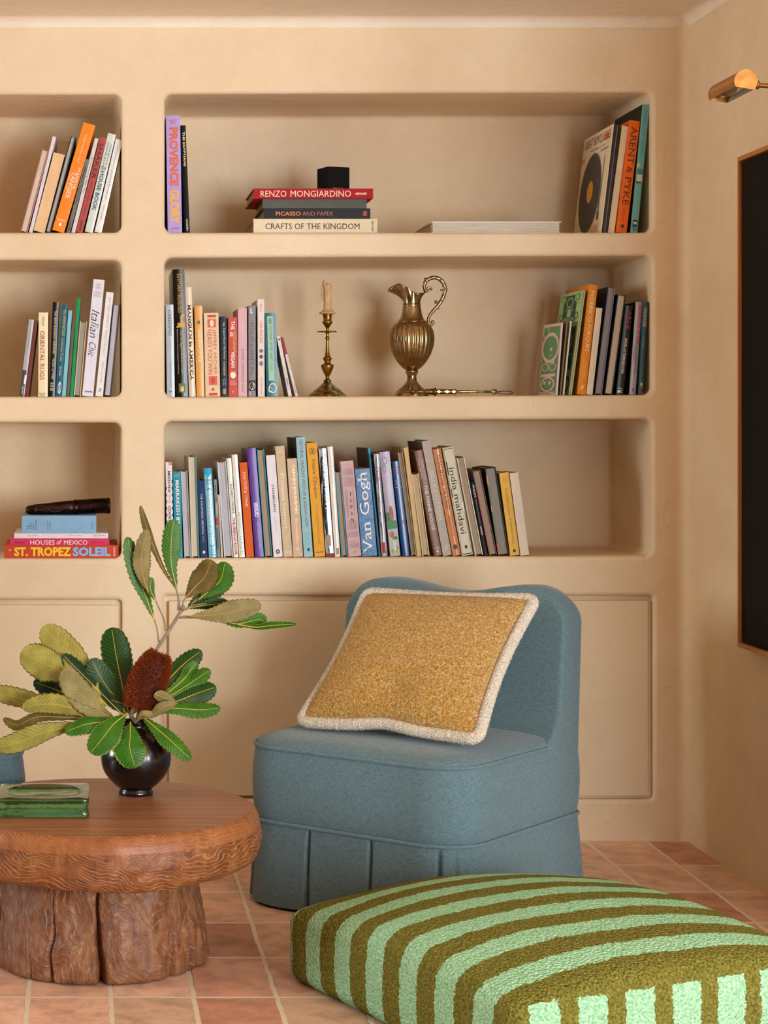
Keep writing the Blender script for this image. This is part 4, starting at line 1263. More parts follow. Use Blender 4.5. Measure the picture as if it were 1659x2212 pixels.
B(n, 657, 677, 639.3, 945, '94BEC0', 'tall pale blue book with red capitals down its spine', [('NATURAL HEALING WISDOM & KNOW-HOW', .02, .755, .36, .70, '7A3A48', 's'), ('O', .79, .84, .25, .7, '7AA8AC'), ('O', .84, .90, .3, .75, '7AA8AC'), ('o', .925, .955, .4, .68, '1A2A2C')], rough=.45, d=.25, side='2A3C30')
B(n, 680, 703.5, 661.6, 957, 'E2A23A', 'egg-yolk yellow book with dark grey title in the lower row', [
    ('Veuve Clicquot', .14, .49, .3, .74, '4A4640', 's'), ('THE COLOR OF EXCELLENCE', .545, .89, .42, .62, '8A6A34', 'w'), ('O', .045, .105, .22, .8, '6A5630'), ('o', .06, .09, .42, .6, '6A5630'), ('ASSOULINE', .955, .966, .15, .85, '4A4030', 'b', 'h')], rough=.7, d=.25)
B(n, 704.7, 722, 688, 969, '15171F', 'black book in a crinkled shiny wrapper', [('TOMAS TAVEIRA', .05, .56, .35, .85, 'D8D8D8', 's'), ('#', .80, .9, .1, .75, 'A08468'), ('#', .97, 1, 0, 1, '8A1A28')], d=.23, mat=glint_jacket('15171F', 'C8CCD4'))
B(n, 723.5, 736, 707.2, 965, 'E0D4C0', 'cream jacketed book right of the shiny black book', [('LIVING IN THE COUNTRY', .10, .34, .4, .6, 'B87A6A', ''), ('#', .92, .98, .3, .8, 'A88A68')], rough=.2, d=.22)
B(n, 738, 752, 723.3, 1019, '4E8AA8', 'pages-out tan book with two steel-blue boards', k='p', pg='B99C76', d=.19, bt=.003)
B(n, 753, 781.4, 735.2, 997, 'CDAAA8', 'dusty pink book with upright black letters stacked down the spine', [
    ('JAPAN', .30, .64, .44, .66, '33262A', 's', 'S')] + [('#', a, b_, .14 + .1 * i, .165 + .1 * i, 'AC8A8C') for i in range(8) for a, b_ in ((.08, .15), (.17, .27), (.62, .72), (.74, .8), (.86, .91))] + [('#', .30, .58, .2, .225, 'AC8A8C'), ('#', .30, .58, .3, .325, 'AC8A8C'), ('#', .30, .58, .78, .805, 'AC8A8C'), ('PHAIDON', .835, .845, .3, .7, '7A5A5E', '', 'h'), ('O', .94, .97, .42, .6, 'B88A6A')], rough=.8, d=.2)
B(n, 782.5, 815.6, 766.5, 1014, '3A5A90', 'thick blue book with swirled print and huge white serif lettering', [('Van Gogh', .035, .965, .12, .94, 'F0EAE0', 's', 'u')], d=.18, mat=vg_cover(), soft=True)
B(n, 816.5, 823.4, 793.3, 968, '12566E', 'narrow deep teal spine right of the swirled blue book', [('#', 0, .05, 0, 1, '2A9AC0')], rough=.25, d=.24, side='46423A')
B(n, 825, 838, 807.3, 981, '55585A', 'shiny grey book with a red label at its foot', [('STANTEN', .13, .26, .25, .75, 'C2404A', 'b'), ('Select Traveller Chief', .34, .67, .3, .7, 'E0E0DC', 'b'), ('#', .86, .97, .1, .7, 'C8302E'), ('TASCHEN', .875, .955, .25, .55, '5A1414', 'b')], d=.2, mat=glint_jacket('6A6C6E', 'C8C8CC'))
B(n, 843, 866, 819.2, 977, 'A79AAC', 'lilac book with a painted garden scene low on its spine', [
    ('#', .58, .66, .0, .45, '3E7A48'), ('o', .52, .67, .3, .75, 'A8685C'), ('#', .66, .74, .05, .95, '4A8A58'), ('#', .75, .99, .02, .98, 'BDB9B0'), ('o', .76, .82, .1, .6, 'A86A50'), ('o', .81, .85, .4, .9, '5A8A4A'), ('o', .93, .97, .15, .4, '8AA83A'), ('o', .94, .98, .6, .9, 'B8B83A'), ('o', .90, .94, .6, .85, '7A9A3A'), ('CAPRI', .84, .94, .42, .7, WHT, 'b'), ('#', .10, .2, .78, .97, 'D4D8C0'), ('O', .05, .12, .15, .7, '8A7E94'), ('O', .12, .2, .1, .5, '8A7E94')], rough=.3, d=.22)
B(n, 869.6, 886.6, 846, 997.5, '1A4378', 'glossy royal blue book with small red lettering', [('BLUE ROOM', .055, .075, .15, .85, 'A83A5A', 's', 'h'), ('AND RED', .085, .105, .15, .85, 'A83A5A', 's', 'h'), ('HOUSE', .115, .135, .2, .8, 'A83A5A', 's', 'h'), ('JENNIFER ADAMS', .20, .215, .1, .9, 'C8D0D8', '', 'h'), ('BELLAMY', .225, .24, .2, .8, 'C8D0D8', '', 'h'), ('MURRAY SMITH', .27, .28, .1, .9, 'C8D0D8', '', 'h'), ('PRESS', .62, .66, .2, .8, '8A3A60', 's', 'h')], rough=.15, d=.19)
B(n, 887.4, 900.6, 857.6, 977, 'B09A7A', 'soft brown-grey paperback, pages out, behind the royal blue book', k='p', pg='A08A6C', d=.22, yf=.032)
B(n, 901.5, 911.5, 872.3, 967.5, 'D6B680', 'thin straw-yellow book, tallest beside the plank-brown book', d=.22)
B(n, 912.5, 929, 888.5, 1024, 'DCC9A0', 'shorter cream-yellow pages-out book left of the plank-brown book', k='p', pg='D2BC92', d=.18)
B(n, 934.8, 956.4, 892, 974.5, '6A4030', 'plank-brown book with narrow white capitals', [('MAURA McEVOY', .09, .29, .66, .82, 'E8DCC8', 'w'), ('BASHA BURWELL', .075, .27, .22, .38, 'E8DCC8', 'w'), ('THE MAINE HOUSE', .33, .76, .3, .74, 'EADFCB', 'c'), ('#', .925, .93, .2, .8, 'E8DCC8'), ('o', .945, .97, .4, .65, 'E8DCC8')], d=.23, mat=wood_print())
B(n, 957.4, 977, 911, 954, 'BCAEA0', 'tall taupe book with faint white capitals', [('BILLY COTTON', .265, .69, .32, .72, 'E0D6C8', 't'), ('R', .915, .95, .4, .7, 'DCD2C4', 'i', 'h')], rough=.7, d=.25, side='5E4E40')
B(n, 978.5, 996.8, 935, 971.5, 'CE8A58', 'glossy orange-tan book with black and red lettering', [('TO SAIL BEYOND THE SUNSET', .05, .57, .3, .72, '26201C', ''), ('GRAHAM ROBB', .62, .82, .3, .65, 'B83A30', ''), ('o', .895, .945, .25, .75, '5A3A28')], rough=.12, d=.22, c=.003)
B(n, 998.5, 1023, 956, 968, 'D5CBB0', 'cream book framed in black with large black lower-case lettering', [
    ('#', .012, .99, .06, .085, '2A3028'), ('#', .012, .99, .915, .94, '2A3028'), ('#', .012, .018, .06, .94, '2A3028'), ('#', .982, .99, .06, .94, '2A3028'), ('#', .13, .25, .06, .16, '26201C'), ('#', .52, .6, .86, .94, 'E8E0CC'), ('#', .38, .46, .06, .14, '26201C'),
    ('india mahdavi', .19, .80, .24, .74, '1E1814', ''), ('o', .905, .94, .38, .62, '1E1814')], rough=.5, d=.24)
B(n, 1027, 1044.6, 986.3, 989, 'DCD0BE', 'pages-out book with white boards right of the black-framed cream book', k='p', pg='B29C84', d=.2)
B(n, 1045.7, 1055.6, 1016.6, 1043, '1B1715', 'short black book with small white capitals in the leaning end', [('PHILIPS', .04, .20, .3, .68, WHT, 'c'), ('International Encyclopedia', .24, .56, .35, .6, 'A8A098', ''), ('VERMEER', .59, .72, .3, .65, 'C8C0B4', 'b')], rough=.4, d=.15)
B(n, 1056.4, 1075, 1020, 1017.5, '7A4A48', 'pages-out book with reddish boards right of the short black book', [('#', .0, .22, 0, .13, '5A7A92'), ('#', .22, .95, 0, .12, 'A8444A')], k='p', pg='B0957C', d=.18)
B(n, 1076.5, 1100.4, 1047.6, 1012, '2E2B22', 'thick grey pages-out book with a flowery dark jacket edge', [('#', .08, .2, .01, .1, 'C8A84A'), ('#', .2, .85, .0, .1, '4A6A3A'), ('#', .42, .5, .01, .09, 'D0A040'), ('#', .86, .98, 0, .1, 'C05A3A')], k='p', pg='9C9286', d=.19, bt=.0026)
B(n, 1102.4, 1123.4, 1078.2, 1022.5, 'E0B052', 'pale yellow book with thin brown title near the right end of the row', [('The MONOCLE Book', .18, .52, .38, .64, '7A5A2C', 's'), ('of Gentle Living', .54, .86, .38, .66, '7A5A2C', 's'), ('O', .065, .125, .3, .7, 'B88A3C'), ('o', .925, .965, .34, .66, '3A2A18')], rough=.8, d=.19)
B(n, 1124.8, 1144.2, 1100.8, 1022.5, 'D8C9B2', 'plain off-white linen book, last at the right end of the row', rough=.9, d=.19)

# ------------------------------------------------------------------ black cube box on the red book
px_ = at(696, 403, .06)
root = empty('gift_box', (.725, .115, Z_RENZO), (0, 0, R(20)))
tag(root, 'small black cube box on top of the red book', 'box')
mb = MB()
s = .035
b = .0008
rows = [[(x, y, 0) for x, y in rrect(-s, s, -s, s, .002, 2)], [(x, y, .048) for x, y in rrect(-s, s, -s, s, .002, 2)]]
mb.grid(rows, close_u=True, sm=False, cap0=True, cap1=True)
mb.build('base', plain('120F0C', .7, spec=.12, name='black_card'), root)
mb = MB()
rows = [[(x, y, .0484) for x, y in rrect(-s, s, -s, s, .002, 2)], [(x, y, .0675) for x, y in rrect(-s, s, -s, s, .002, 2)], [(x, y, .0683) for x, y in rrect(-s + b, s - b, -s + b, s - b, .002, 2)]]
mb.grid(rows, close_u=True, sm=False, cap0=True, cap1=True)
mats = [plain('120F0C', .7, spec=.12, name='black_card')]
decor(mb, mats, [('ASTIER DE VILLATTE', .88, .93, .22, .70, 'B89A5A', '', 'h')], .07, .0683, lambda x, z, e: (x - s, -s - .0004 - e, z))
mb.build('lid', mats, root)

# ------------------------------------------------------------------ candlestick, ewer, snuffer
SH = nfloor('RM', .70) + .0006
C3 = 1 / 3.386 * (DC + .14) / F
def prof(cx, base, pts): return [(r * C3, (base - y) * C3) for r, y in pts]

cs = empty('candlestick', (at(707.3, 857, .15).x, .15, SH))
tag(cs, 'aged brass candlestick with verdigris and a burnt-down candle', 'candlestick')
mb = MB()
mb.lathe(prof(0, 940, [(0.01, 940), (143, 940), (144, 936), (140, 931), (134, 928), (133, 922), (126, 917), (112, 905), (104, 900), (103, 895), (92, 888), (72, 872), (52, 856), (40, 845), (31, 836), (27, 830)]), seg=48)
mb.build('base', M['brass'], cs)
mb = MB()
mb.lathe(prof(0, 940, [(27, 830), (29, 824), (27, 818), (17, 812), (13, 803), (13, 790), (18, 780), (26, 768), (32, 752), (40, 735), (46, 718), (47, 708), (43, 703), (28, 697), (22, 688), (23, 678), (27, 670), (33, 662), (33, 655), (24, 648), (18, 636), (15, 610), (13, 575), (11, 540), (11, 522), (15, 514), (17, 506), (12, 499), (10, 490), (11, 478), (17, 470)]), seg=36)
mb.build('stem', M['brass'], cs)
def irregular(seed, amp):
    def f(r, z, a): return r * (1 + amp * noise.noise(Vector((math.cos(a) * 3 + seed, math.sin(a) * 3, z * 40))))
    return f
mb = MB()
mb.lathe(prof(0, 940, [(10, 470), (40, 466), (72, 466), (75, 462), (70, 458), (40, 459), (12, 462)]), seg=48, fr=irregular(1.5, .3))
mb.build('drip_pan', M['brass'], cs)
mb = MB()
mb.lathe(prof(0, 940, [(12, 462), (10, 448), (13, 432), (22, 418), (36, 398), (39, 390), (30, 383), (31, 360), (33, 345), (36, 338), (36, 334), (26, 333)]), seg=36)
mb.build('candle_cup', M['brass'], cs)
ca = empty('candle', (at(707.3, 857, .15).x, .15, SH + (940 - 334) * C3))
tag(ca, 'ragged half-burnt candle with wax drips in the brass candlestick', 'candle')
mb = MB()
def candle_r(r, z, a):
    k = 1 + .22 * noise.noise(Vector((math.cos(a) * 2.2, math.sin(a) * 2.2, z * 18 + 3))) + .06 * noise.noise(Vector((math.cos(a) * 7, math.sin(a) * 7, z * 90)))
    return r * k
pts = [(0.5, 334), (40, 334), (62, 331), (66, 326), (56, 320), (42, 312), (34, 300)] + [(29 + 2 * math.sin(i), 290 - i * 8.4) for i in range(21)] + [(24, 112), (12, 116), (.5, 120)]
mb.lathe([(r * C3, (334 - y) * C3 + .0003) for r, y in pts], seg=40, fr=candle_r)
for (ax, ya, yb, rr) in ((-33, 90, 190, 7), (-40, 120, 230, 6), (-26, 84, 150, 6), (24, 120, 260, 5), (-12, 110, 300, 6), (10, 130, 280, 5)):
    q = [Vector(((ax + 3 * math.sin(i * 1.3)) * C3, -.5 * math.sqrt(max(0, 33 ** 2 - min(33, abs(ax)) ** 2)) * C3, (334 - (ya + (yb - ya) * i / 7)) * C3)) for i in range(8)]
    mb.tube(q, [rr * C3 * (.5 + .5 * math.sin(PI * (i + .6) / 8)) for i in range(8)], 7)
mb.build('wax', M['wax'], ca)
mb = MB(); mb.tube([(-.002, 0, (334 - 128) * C3), (-.0023, 0, (334 - 112) * C3), (-.0018, 0, (334 - 100) * C3)], .0009, 6)
mb.build('wick', M['wick'], ca)

ew = empty('ewer', (at(640 + 845 / 3.386, 857, .16).x, .16, nfloor('RM', .94) + .0006))
tag(ew, 'fluted silver-gilt ewer with tall scrolled handle on the middle shelf', 'ewer')
C4 = 1 / 3.386 * (DC + .16) / F
def pe(pts): return [(r * C4, (937 - y) * C4) for r, y in pts]
mb = MB()
def foot_f(r, z, a):
    zc = z / C4
    k = max(0, min(1, (zc - 25) / 20)) * max(0, min(1, (118 - zc) / 25))
    return r * (1 + .035 * k * math.cos(26 * a))
mb.lathe(pe([(.5, 937), (124, 937), (126, 930), (122, 925), (123, 918), (119, 912), (108, 900), (92, 885), (72, 868), (56, 852), (45, 838), (39, 826), (37, 818), (35, 814), (34, 800), (34, 785), (37, 774), (44, 764), (47, 757), (46, 748), (38, 742)]), seg=104, fr=foot_f)
mb.build('foot', M['pewter'], ew)
mb = MB()
def flute(r, z, a):
    y = 937 - z / C4
    k = max(0, min(1, (y - 410) / 40)) * max(0, min(1, (742 - y) / 60))
    return r * (1 - .055 * k * (1 - abs(math.cos(13 * a)) ** .7))
bp = [(38, 742), (52, 738), (68, 725), (86, 707), (104, 685), (122, 658), (137, 630), (149, 600), (158, 568), (163, 535), (164, 510), (162, 485), (156, 458), (147, 435), (136, 417), (124, 404), (112, 396), (106, 392)]
mb.lathe(pe(bp), seg=156, fr=flute)
mb.build('body', M['pewter'], ew)
mb = MB()
mb.lathe(pe([(106, 394), (108, 390), (104, 386), (96, 381), (86, 366), (78, 346), (72, 322), (68, 298), (65, 275), (64, 266), (66, 264), (66, 260), (63, 257), (60, 257), (60, 270), (66, 320), (80, 366), (96, 388)]), seg=64, cap=False)
mb.build('neck', M['pewter'], ew)
# spout: loft from the neck ring to the swept rim
seg = 72
rows = []
def rim(a):
    """a = 0 right (handle side), pi = left lip"""
    u = abs((a + PI) % (2 * PI) - PI) / PI            # 0 at the handle side .. 1 at the lip
    keys = [(0, 100, 178), (.18, 82, 180), (.38, 62, 183), (.55, 66, 168), (.68, 92, 135), (.80, 128, 112), (.90, 160, 132), (1, 178, 166)]
    for (u0, r0, y0), (u1, r1, y1) in zip(keys, keys[1:]):
        if u <= u1:
            t = (u - u0) / (u1 - u0); t = t * t * (3 - 2 * t)
            return r0 + (r1 - r0) * t, y0 + (y1 - y0) * t
    return keys[-1][1:]
def ring(t, shrink=0):
    row = []
    for j in range(seg):
        a = 2 * PI * j / seg
        rr, yy = rim(a)
        e = t ** 1.0
        er = t ** 2.2
        r = 63 + (rr - 63) * er - shrink
        y = 258 + (yy - 258) * e
        # narrow the spout sideways
        ny = 1 - .45 * er * max(0, -math.cos(a))
        row.append((r * math.cos(a) * C4, r * math.sin(a) * ny * C4, (937 - y) * C4))
    return row
for i in range(15): rows.append(ring(i / 14))
for i in range(14, -1, -1): rows.append(ring(i / 14, 2.5))
mb = MB(); mb.grid(rows, close_u=True)
mb.build('spout', M['pewter'], ew)
mb = MB()
def hp(pts): return [Vector(((x - 845) * C4, 0, (937 - y) * C4)) for x, y in pts]
h = spline(hp([(985, 150), (977, 140), (962, 143), (955, 160), (943, 158), (936, 130), (945, 98), (972, 76), (1010, 67), (1048, 78), (1076, 108), (1087, 150), (1079, 195), (1058, 240), (1030, 280), (1000, 312), (978, 340), (966, 368), (966, 392), (980, 408), (998, 404), (1003, 390), (992, 382)]), 110)
rd = []
for i in range(110):
    t = i / 109
    r = 11 + 4.5 * math.sin(PI * min(1, max(0, (t - .15) / .6))) + 1.2 * math.sin(t * 150)
    if t < .12 or t > .93: r = 8
    rd.append(r * C4)
mb.tube(h, rd, 10)
for (x, y, r) in ((945, 80, 13), (1098, 155, 11), (1061, 158, 9), (1022, 245, 13), (938, 162, 9), (1038, 290, 9), (985, 150, 11), (994, 392, 12)):
    q = hp([(x, y)])[0]
    prof_ = [(r * C4 * math.sin(PI * k / 8), q.z + r * C4 * -math.cos(PI * k / 8)) for k in range(9)]
    mb.lathe(prof_, q.x, q.y, 12)
# leaf that ties the handle to the rim
mb.tube(hp([(936, 172), (952, 168), (968, 160)]), [6 * C4, 9 * C4, 6 * C4], 8)
mb.build('handle', M['pewter'], ew)

zs = nfloor('RM', .95) + .0006
sy = .062
C5 = 1 / 3.386 * (DC + sy) / F
X5 = lambda cx: (640 + cx / 3.386 - PX) * (DC + sy) / F
sn = empty('candle_snuffer', (X5(800), sy, zs))
tag(sn, 'long ornate brass snuffer lying in front of the ewer', 'candle snuffer')
ZC = 32 * C5
def hl(mb, pts, seg=20):
    """lathe along x: pts (crop x, radius)"""
    rows = []
    for cx, r in pts:
        rows.append([(X5(cx) - X5(800), r * C5 * math.cos(2 * PI * j / seg), ZC + (-.0 if r > 0 else 0) + r * C5 * math.sin(2 * PI * j / seg)) for j in range(seg)])
    mb.grid(rows, close_u=True, cap0=True, cap1=True)
mb = MB()
hl(mb, [(800, 4), (808, 12), (820, 4), (828, 6), (850, 26), (872, 6), (880, 5), (902, 20), (925, 6), (940, 14), (950, 22), (955, 24), (960, 20), (990, 22), (1005, 24), (1018, 34), (1019, 22)])
mb.build('cup', M['dark_brass'], sn)
mb = MB()
hl(mb, [(1018, 16), (1030, 18), (1160, 18), (1166, 20), (1170, 14)])
mb.build('handle_collar', M['dark_brass'], sn)
gold = plain('C8AE72', .4, .6, name='inlaid_gold')
mb = MB()
for cx in (1040, 1100, 1150):
    w_ = 18 if cx != 1100 else 22
    xs = X5(cx) - X5(800)
    mb.add([(xs - w_ * C5, -18.4 * C5, ZC), (xs, -19 * C5, ZC - 13 * C5), (xs + w_ * C5, -18.4 * C5, ZC), (xs, -19 * C5, ZC + 13 * C5)], [(0, 1, 2, 3)])
mb.build('inlay', gold, sn, fix=False)
mb = MB()
hl(mb, [(1168, 11), (1200, 13), (1300, 10), (1430, 9), (1432, 18), (1445, 22), (1460, 18), (1470, 9)])
mb.build('rod', M['brass'], sn)
mb = MB()
lp = []
for i in range(24):
    a = 2 * PI * i / 24
    lp.append((X5(1527) - X5(800) + 57 * C5 * math.cos(a), 10 * C5 * math.sin(a), ZC - 6 * C5 + 11 * C5 * math.sin(a)))
mb.tube(lp, 3.4 * C5, 8, closed=True)
mb.build('hanging_loop', M['dark_brass'], sn)

# ------------------------------------------------------------------ dark bamboo piece on the blue cloth book
bam_m = brass_mat('dark_bronze_bamboo', '1E1512', '4A342A', .34)
bs_ = (DC + .08) / F
bx0, bx1 = (54.6 - PX) * bs_, (238.7 - PX) * bs_
root = empty('bamboo_sculpture', (bx0, .10, Z_BLUE))
tag(root, 'black bronze bamboo-shaped piece lying on the blue cloth book', 'ornament')
L = bx1 - bx0
def bp_(u):
    """axis height and radius along the piece"""
    zc = .0125 + .0125 * min(1, u * 1.15)
    return zc
def bam(mb, pts, seg=28, lump=.04, sd=0):
    rows = []
    for u, r in pts:
        row = []
        for j in range(seg):
            a = 2 * PI * j / seg
            rr = r * (1 + lump * noise.noise(Vector((u * 9 + sd, math.cos(a) * 1.6, math.sin(a) * 1.6))))
            row.append((u * L, rr * math.cos(a), bp_(u) + rr * math.sin(a)))
        rows.append(row)
    mb.grid(rows, close_u=True, cap0=True, cap1=True)
mb = MB()
bam(mb, [(0, .003), (.01, .0095), (.04, .0128), (.09, .0138), (.10, .0143), (.115, .0148), (.13, .0150), (.2, .0165), (.28, .0172), (.36, .0182), (.45, .0195), (.52, .0208), (.55, .0200), (.555, .0195), (.56, .0205), (.575, .0222), (.60, .0222), (.61, .0205), (.62, .0210), (.8, .0216), (.95, .0222), (.975, .0235), (.99, .0232), (1.0, .0215)])
mb.build('stalk', bam_m, root)
mb = MB()
mb.tube([Vector((u * L, -.0185 - .003 * math.sin(u * 9), bp_(u) + .010 * math.sin(u * 16 - 1))) for u in [.12 + .045 * i for i in range(10)]], .0022, 7)
bam(mb, [(.10, .0142), (.112, .0160), (.125, .0158), (.135, .0150)], lump=.08, sd=4)
mb.build('wrapped_sheath', bam_m, root)
mb = MB()
for u in (.315, .575):
    mb.box(u * L - .003, u * L + .003, -.006, .006, 0, bp_(u) - .010)
mb.build('support_peg', bam_m, root)

# ------------------------------------------------------------------ picture light and dark painting on the side wall
lamp = empty('picture_light', (WX, -.90, 1.985))
tag(lamp, 'brass picture light with half-round shade above the dark painting', 'picture light')
LX, LR, LY = -.166, .0270, .095
mb = MB()
a0, a1 = R(-38), R(218)                     # opening below
def arc(r, n=26): return [(LX + r * math.cos(a0 + (a1 - a0) * i / n), r * math.sin(a0 + (a1 - a0) * i / n)) for i in range(n + 1)]
tilt = R(-10)
def rot(p):
    x, z = p[0] - LX, p[1]
    return (LX + x * math.cos(tilt) - z * math.sin(tilt), x * math.sin(tilt) + z * math.cos(tilt))
o_, i2 = [rot(p) for p in arc(LR)], [rot(p) for p in arc(LR - .0012)]
rows = [[(x, y, z) for x, z in o_] for y in (-LY, LY)]
mb.grid(rows, sm=True)
mb.build('shade', M['lamp_brass'], lamp, fix=False)
mb = MB(); mb.grid([[(x, y, z) for x, z in i2] for y in (-LY, LY)], sm=True)
mb.build('shade_lining', plain('D8D2C4', .35, .3, name='white_lining'), lamp, fix=False)
for y in (-LY, LY):
    mb = MB()
    ring_ = [rot(p) for p in arc(LR + .0004)]
    n_ = len(ring_)
    mb.add([(x, y - .0012, z) for x, z in ring_] + [(x, y + .0012, z) for x, z in ring_],
           [tuple(range(n_)), tuple(range(2 * n_ - 1, n_ - 1, -1))] + [(k, (k + 1) % n_, n_ + (k + 1) % n_, n_ + k) for k in range(n_)])
    mb.build('end_cap', M['lamp_brass'], lamp)
mb = MB()
rows = []
for y, r in ((-.07, .003), (-.065, .009), (-.04, .0105), (.04, .0105), (.065, .009), (.07, .003)):
    rows.append([(LX + r * math.cos(2 * PI * j / 14), y, -.004 + r * math.sin(2 * PI * j / 14)) for j in range(14)])
mb.grid(rows, close_u=True, cap0=True, cap1=True)
gm, gnt, gbs = newmat('clear_bulb_glass')
gbs.inputs['Transmission Weight'].default_value = 1; gbs.inputs['Roughness'].default_value = .02; gbs.inputs['IOR'].default_value = 1.1
mb.build('bulb', gm, lamp)
mb = MB()
mb.tube([(LX + .02, 0, .006), (LX + .045, 0, .008), (-.07, 0, .004), (-.012, 0, -.012)], .0058, 12)
mb.build('arm', M['lamp_brass'], lamp)
mb = MB()
rows = []
for y, r in ((-.010, .004), (-.008, .010), (.008, .010), (.010, .004)):
    rows.append([(LX + .030 + r * math.cos(2 * PI * j / 18), y - .02, .010 + r * math.sin(2 * PI * j / 18)) for j in range(18)])
mb.grid(rows, close_u=True, cap0=True, cap1=True)
rows = []
for x, r in ((.040, .0075), (.056, .008), (.058, .0105), (.062, .0105), (.064, .007)):
    rows.append([(LX + x, r * math.cos(2 * PI * j / 18), .0075 + r * math.sin(2 * PI * j / 18)) for j in range(18)])
mb.grid(rows, close_u=True, cap0=True, cap1=True)
mb.build('swivel_joint', M['lamp_brass'], lamp)
mb = MB()
rows = []
for x, r in ((-.0005, .04), (-.008, .04), (-.012, .034), (-.013, .02)):
    rows.append([(x, r * math.cos(2 * PI * j / 28), -.012 + r * math.sin(2 * PI * j / 28)) for j in range(28)])
mb.grid(rows, close_u=True, cap0=True, cap1=True)
mb.build('wall_plate', M['lamp_brass'], lamp)

pt = empty('painting', (WX, -.98, .613))
tag(pt, 'large near-black painting in a slim orange-brown wood frame', 'painting')
PW, PH, PD = .43, 1.254, .038
fm = wood_mat('orange_wood_frame', [(.3, '9A5A26'), (.6, 'B8732F'), (.8, 'C88440')], (20, 3, 3), 1.5, .45, .0006, 3, 'X')
mb = MB()
fw = .011
for (a, b_, c_, d_) in ((-PW, PW, 0, fw), (-PW, PW, PH - fw, PH), (-PW, -PW + fw, fw, PH - fw), (PW - fw, PW, fw, PH - fw)):
    mb.box(-PD, -.0005, a, b_, c_, d_)
mb.build('frame', fm, pt)
cm, cnt, cbs = newmat('near_black_canvas')
nn = tex_noise(cnt, coords(cnt, (60, 60, 4)), 1, 5, .6)
rr_ = ramp(cnt, [(.3, lin('0D0906')), (.7, lin('19110B'))])
cnt.links.new(nn.outputs['Fac'], rr_.inputs['Fac']); cnt.links.new(rr_.outputs['Color'], cbs.inputs['Base Color'])
cbs.inputs['Roughness'].default_value = .8
cbs.inputs['Specular IOR Level'].default_value = .12
bump(cnt, cbs, nn.outputs['Fac'], .3, .001)
mb = MB()
g_ = fw + .005
mb.box(-PD + .006, -.01, -PW + g_, PW - g_, g_, PH - g_)
mb.build('canvas', cm, pt)
mb = MB(); mb.box(-.009, -.0006, -PW + fw, PW - fw, fw, PH - fw)
mb.build('backing_board', M['dark'], pt)

# ------------------------------------------------------------------ wooden table
TX, TY, TH, TR = .035, -1.23, .338, .362
tb = empty('coffee_table', (TX, TY, 0))
tag(tb, 'round carved reddish-brown wooden coffee table on a thick stump', 'coffee table')
mb = MB()
seg = 320
def rn(a, z, s=1.0, sd=0): return noise.fractal(Vector((math.cos(a) * 2.0 * s + sd, math.sin(a) * 2.0 * s, z * 6 * s)), 1, 2, 4)
prof_ = [(.05, .2215), (.18, .2205), (.26, .2205), (.31, .221), (.335, .224), (.346, .230), (.352, .238)]
prof_ += [(.3545 + .004 * math.sin(PI * k / 16), .238 + .0755 * k / 16) for k in range(1, 17)]
prof_ += [(.3545, .3165), (.3525, .320), (.350, .3255), (.347, .331), (.342, .3355), (.334, .3375)]
rows = []
for r, z in prof_:
    row = []
    for j in range(seg):
        a = 2 * PI * j / seg
        k = max(0, min(1, (r - .25) / .08)) if z < .3365 else .3
        side = max(0, 1 - abs(z - .275) / .055)
        low = rn(a, z, .5) * .005
        rough = rn(a, z, 2.2, 5) * .0045 * side
        ph = noise.noise(Vector((math.cos(a) * 3, math.sin(a) * 3, z * 7))) * 3.0
        ridges = abs(noise.noise(Vector((a * 5 + z * 30, z * 26 - a * 4, 7)))) * .006 * side
        zz_ = z + (rn(a, 0, .7, 9) * .008 if z < .235 else 0)
        dr = k * (low + rough + ridges)
        row.append(((r + dr) * math.cos(a), (r + dr) * math.sin(a), zz_))
    rows.append(row)
mb.grid(rows, close_u=True, mi=0, cap0=True)
nside = len(mb.f)
for fi in range(nside):
    zs_ = [mb.v[q][2] for q in mb.f[fi]]
    if min(zs_) > .304: mb.m[fi] = 2
b0 = len(mb.v)
last = rows[-1]
inner = [last]
for q in (.8, .55, .3, .1):
    inner.append([(p[0] * q, p[1] * q, .338) for p in last])
mb.grid(inner, close_u=True, mi=1, cap1=True, sm=False)
mb.m[-1] = 1
top = mb.build('tabletop', [M['wood_side'], M['wood_top'], M['wood_rim']], tb)
mb = MB()
rows = []
cracks = [(-90, .010, .05, 1.0), (-116, .006, .02, .9), (-128, .004, .010, .3), (-48, .012, .022, .55), (-33, .010, .020, .6), (-24, .012, .018, .45), (-14, .010, .018, .5), (-165, .010, .03, .8), (170, .01, .02, .8), (40, .01, .03, .9), (100, .01, .03, .9)]
nz = 46
for i in range(nz):
    t = i / (nz - 1)
    z = .0004 + t * .2195
    row = []
    for j in range(420):
        a = 2 * PI * j / 420
        r = .238 - .030 * t ** 1.4 + .004 * math.sin(PI * t)
        if t < .07: r -= .018 * (1 - math.sqrt(max(0, 1 - ((.07 - t) / .07) ** 2)))
        r += rn(a, z, .8, 2) * .012 + rn(a, z, 3.0, 7) * .0045
        r += .0012 * noise.noise(Vector((a * 14, z * 30, 2.0)))
        for (ang, w, dp, ht) in cracks:
            wob = .05 * noise.noise(Vector((ang * .37, z * 14, 1.0)))
            da = abs((a - R(ang) - wob + PI) % (2 * PI) - PI) * .23
            kk = max(0, 1 - t / ht) if ht < 1 else 1 - .6 * t
            ww = w * (.25 + .9 * (1 - t)) * .6
            if kk > 0: r -= dp * kk ** .6 * math.exp(-(da / ww) ** 2)
        row.append((r * math.cos(a), r * math.sin(a), z))
    rows.append(row)
mb.grid(rows, close_u=True, cap0=True, cap1=True)
mb.build('stump_base', M['wood_stump'], tb)

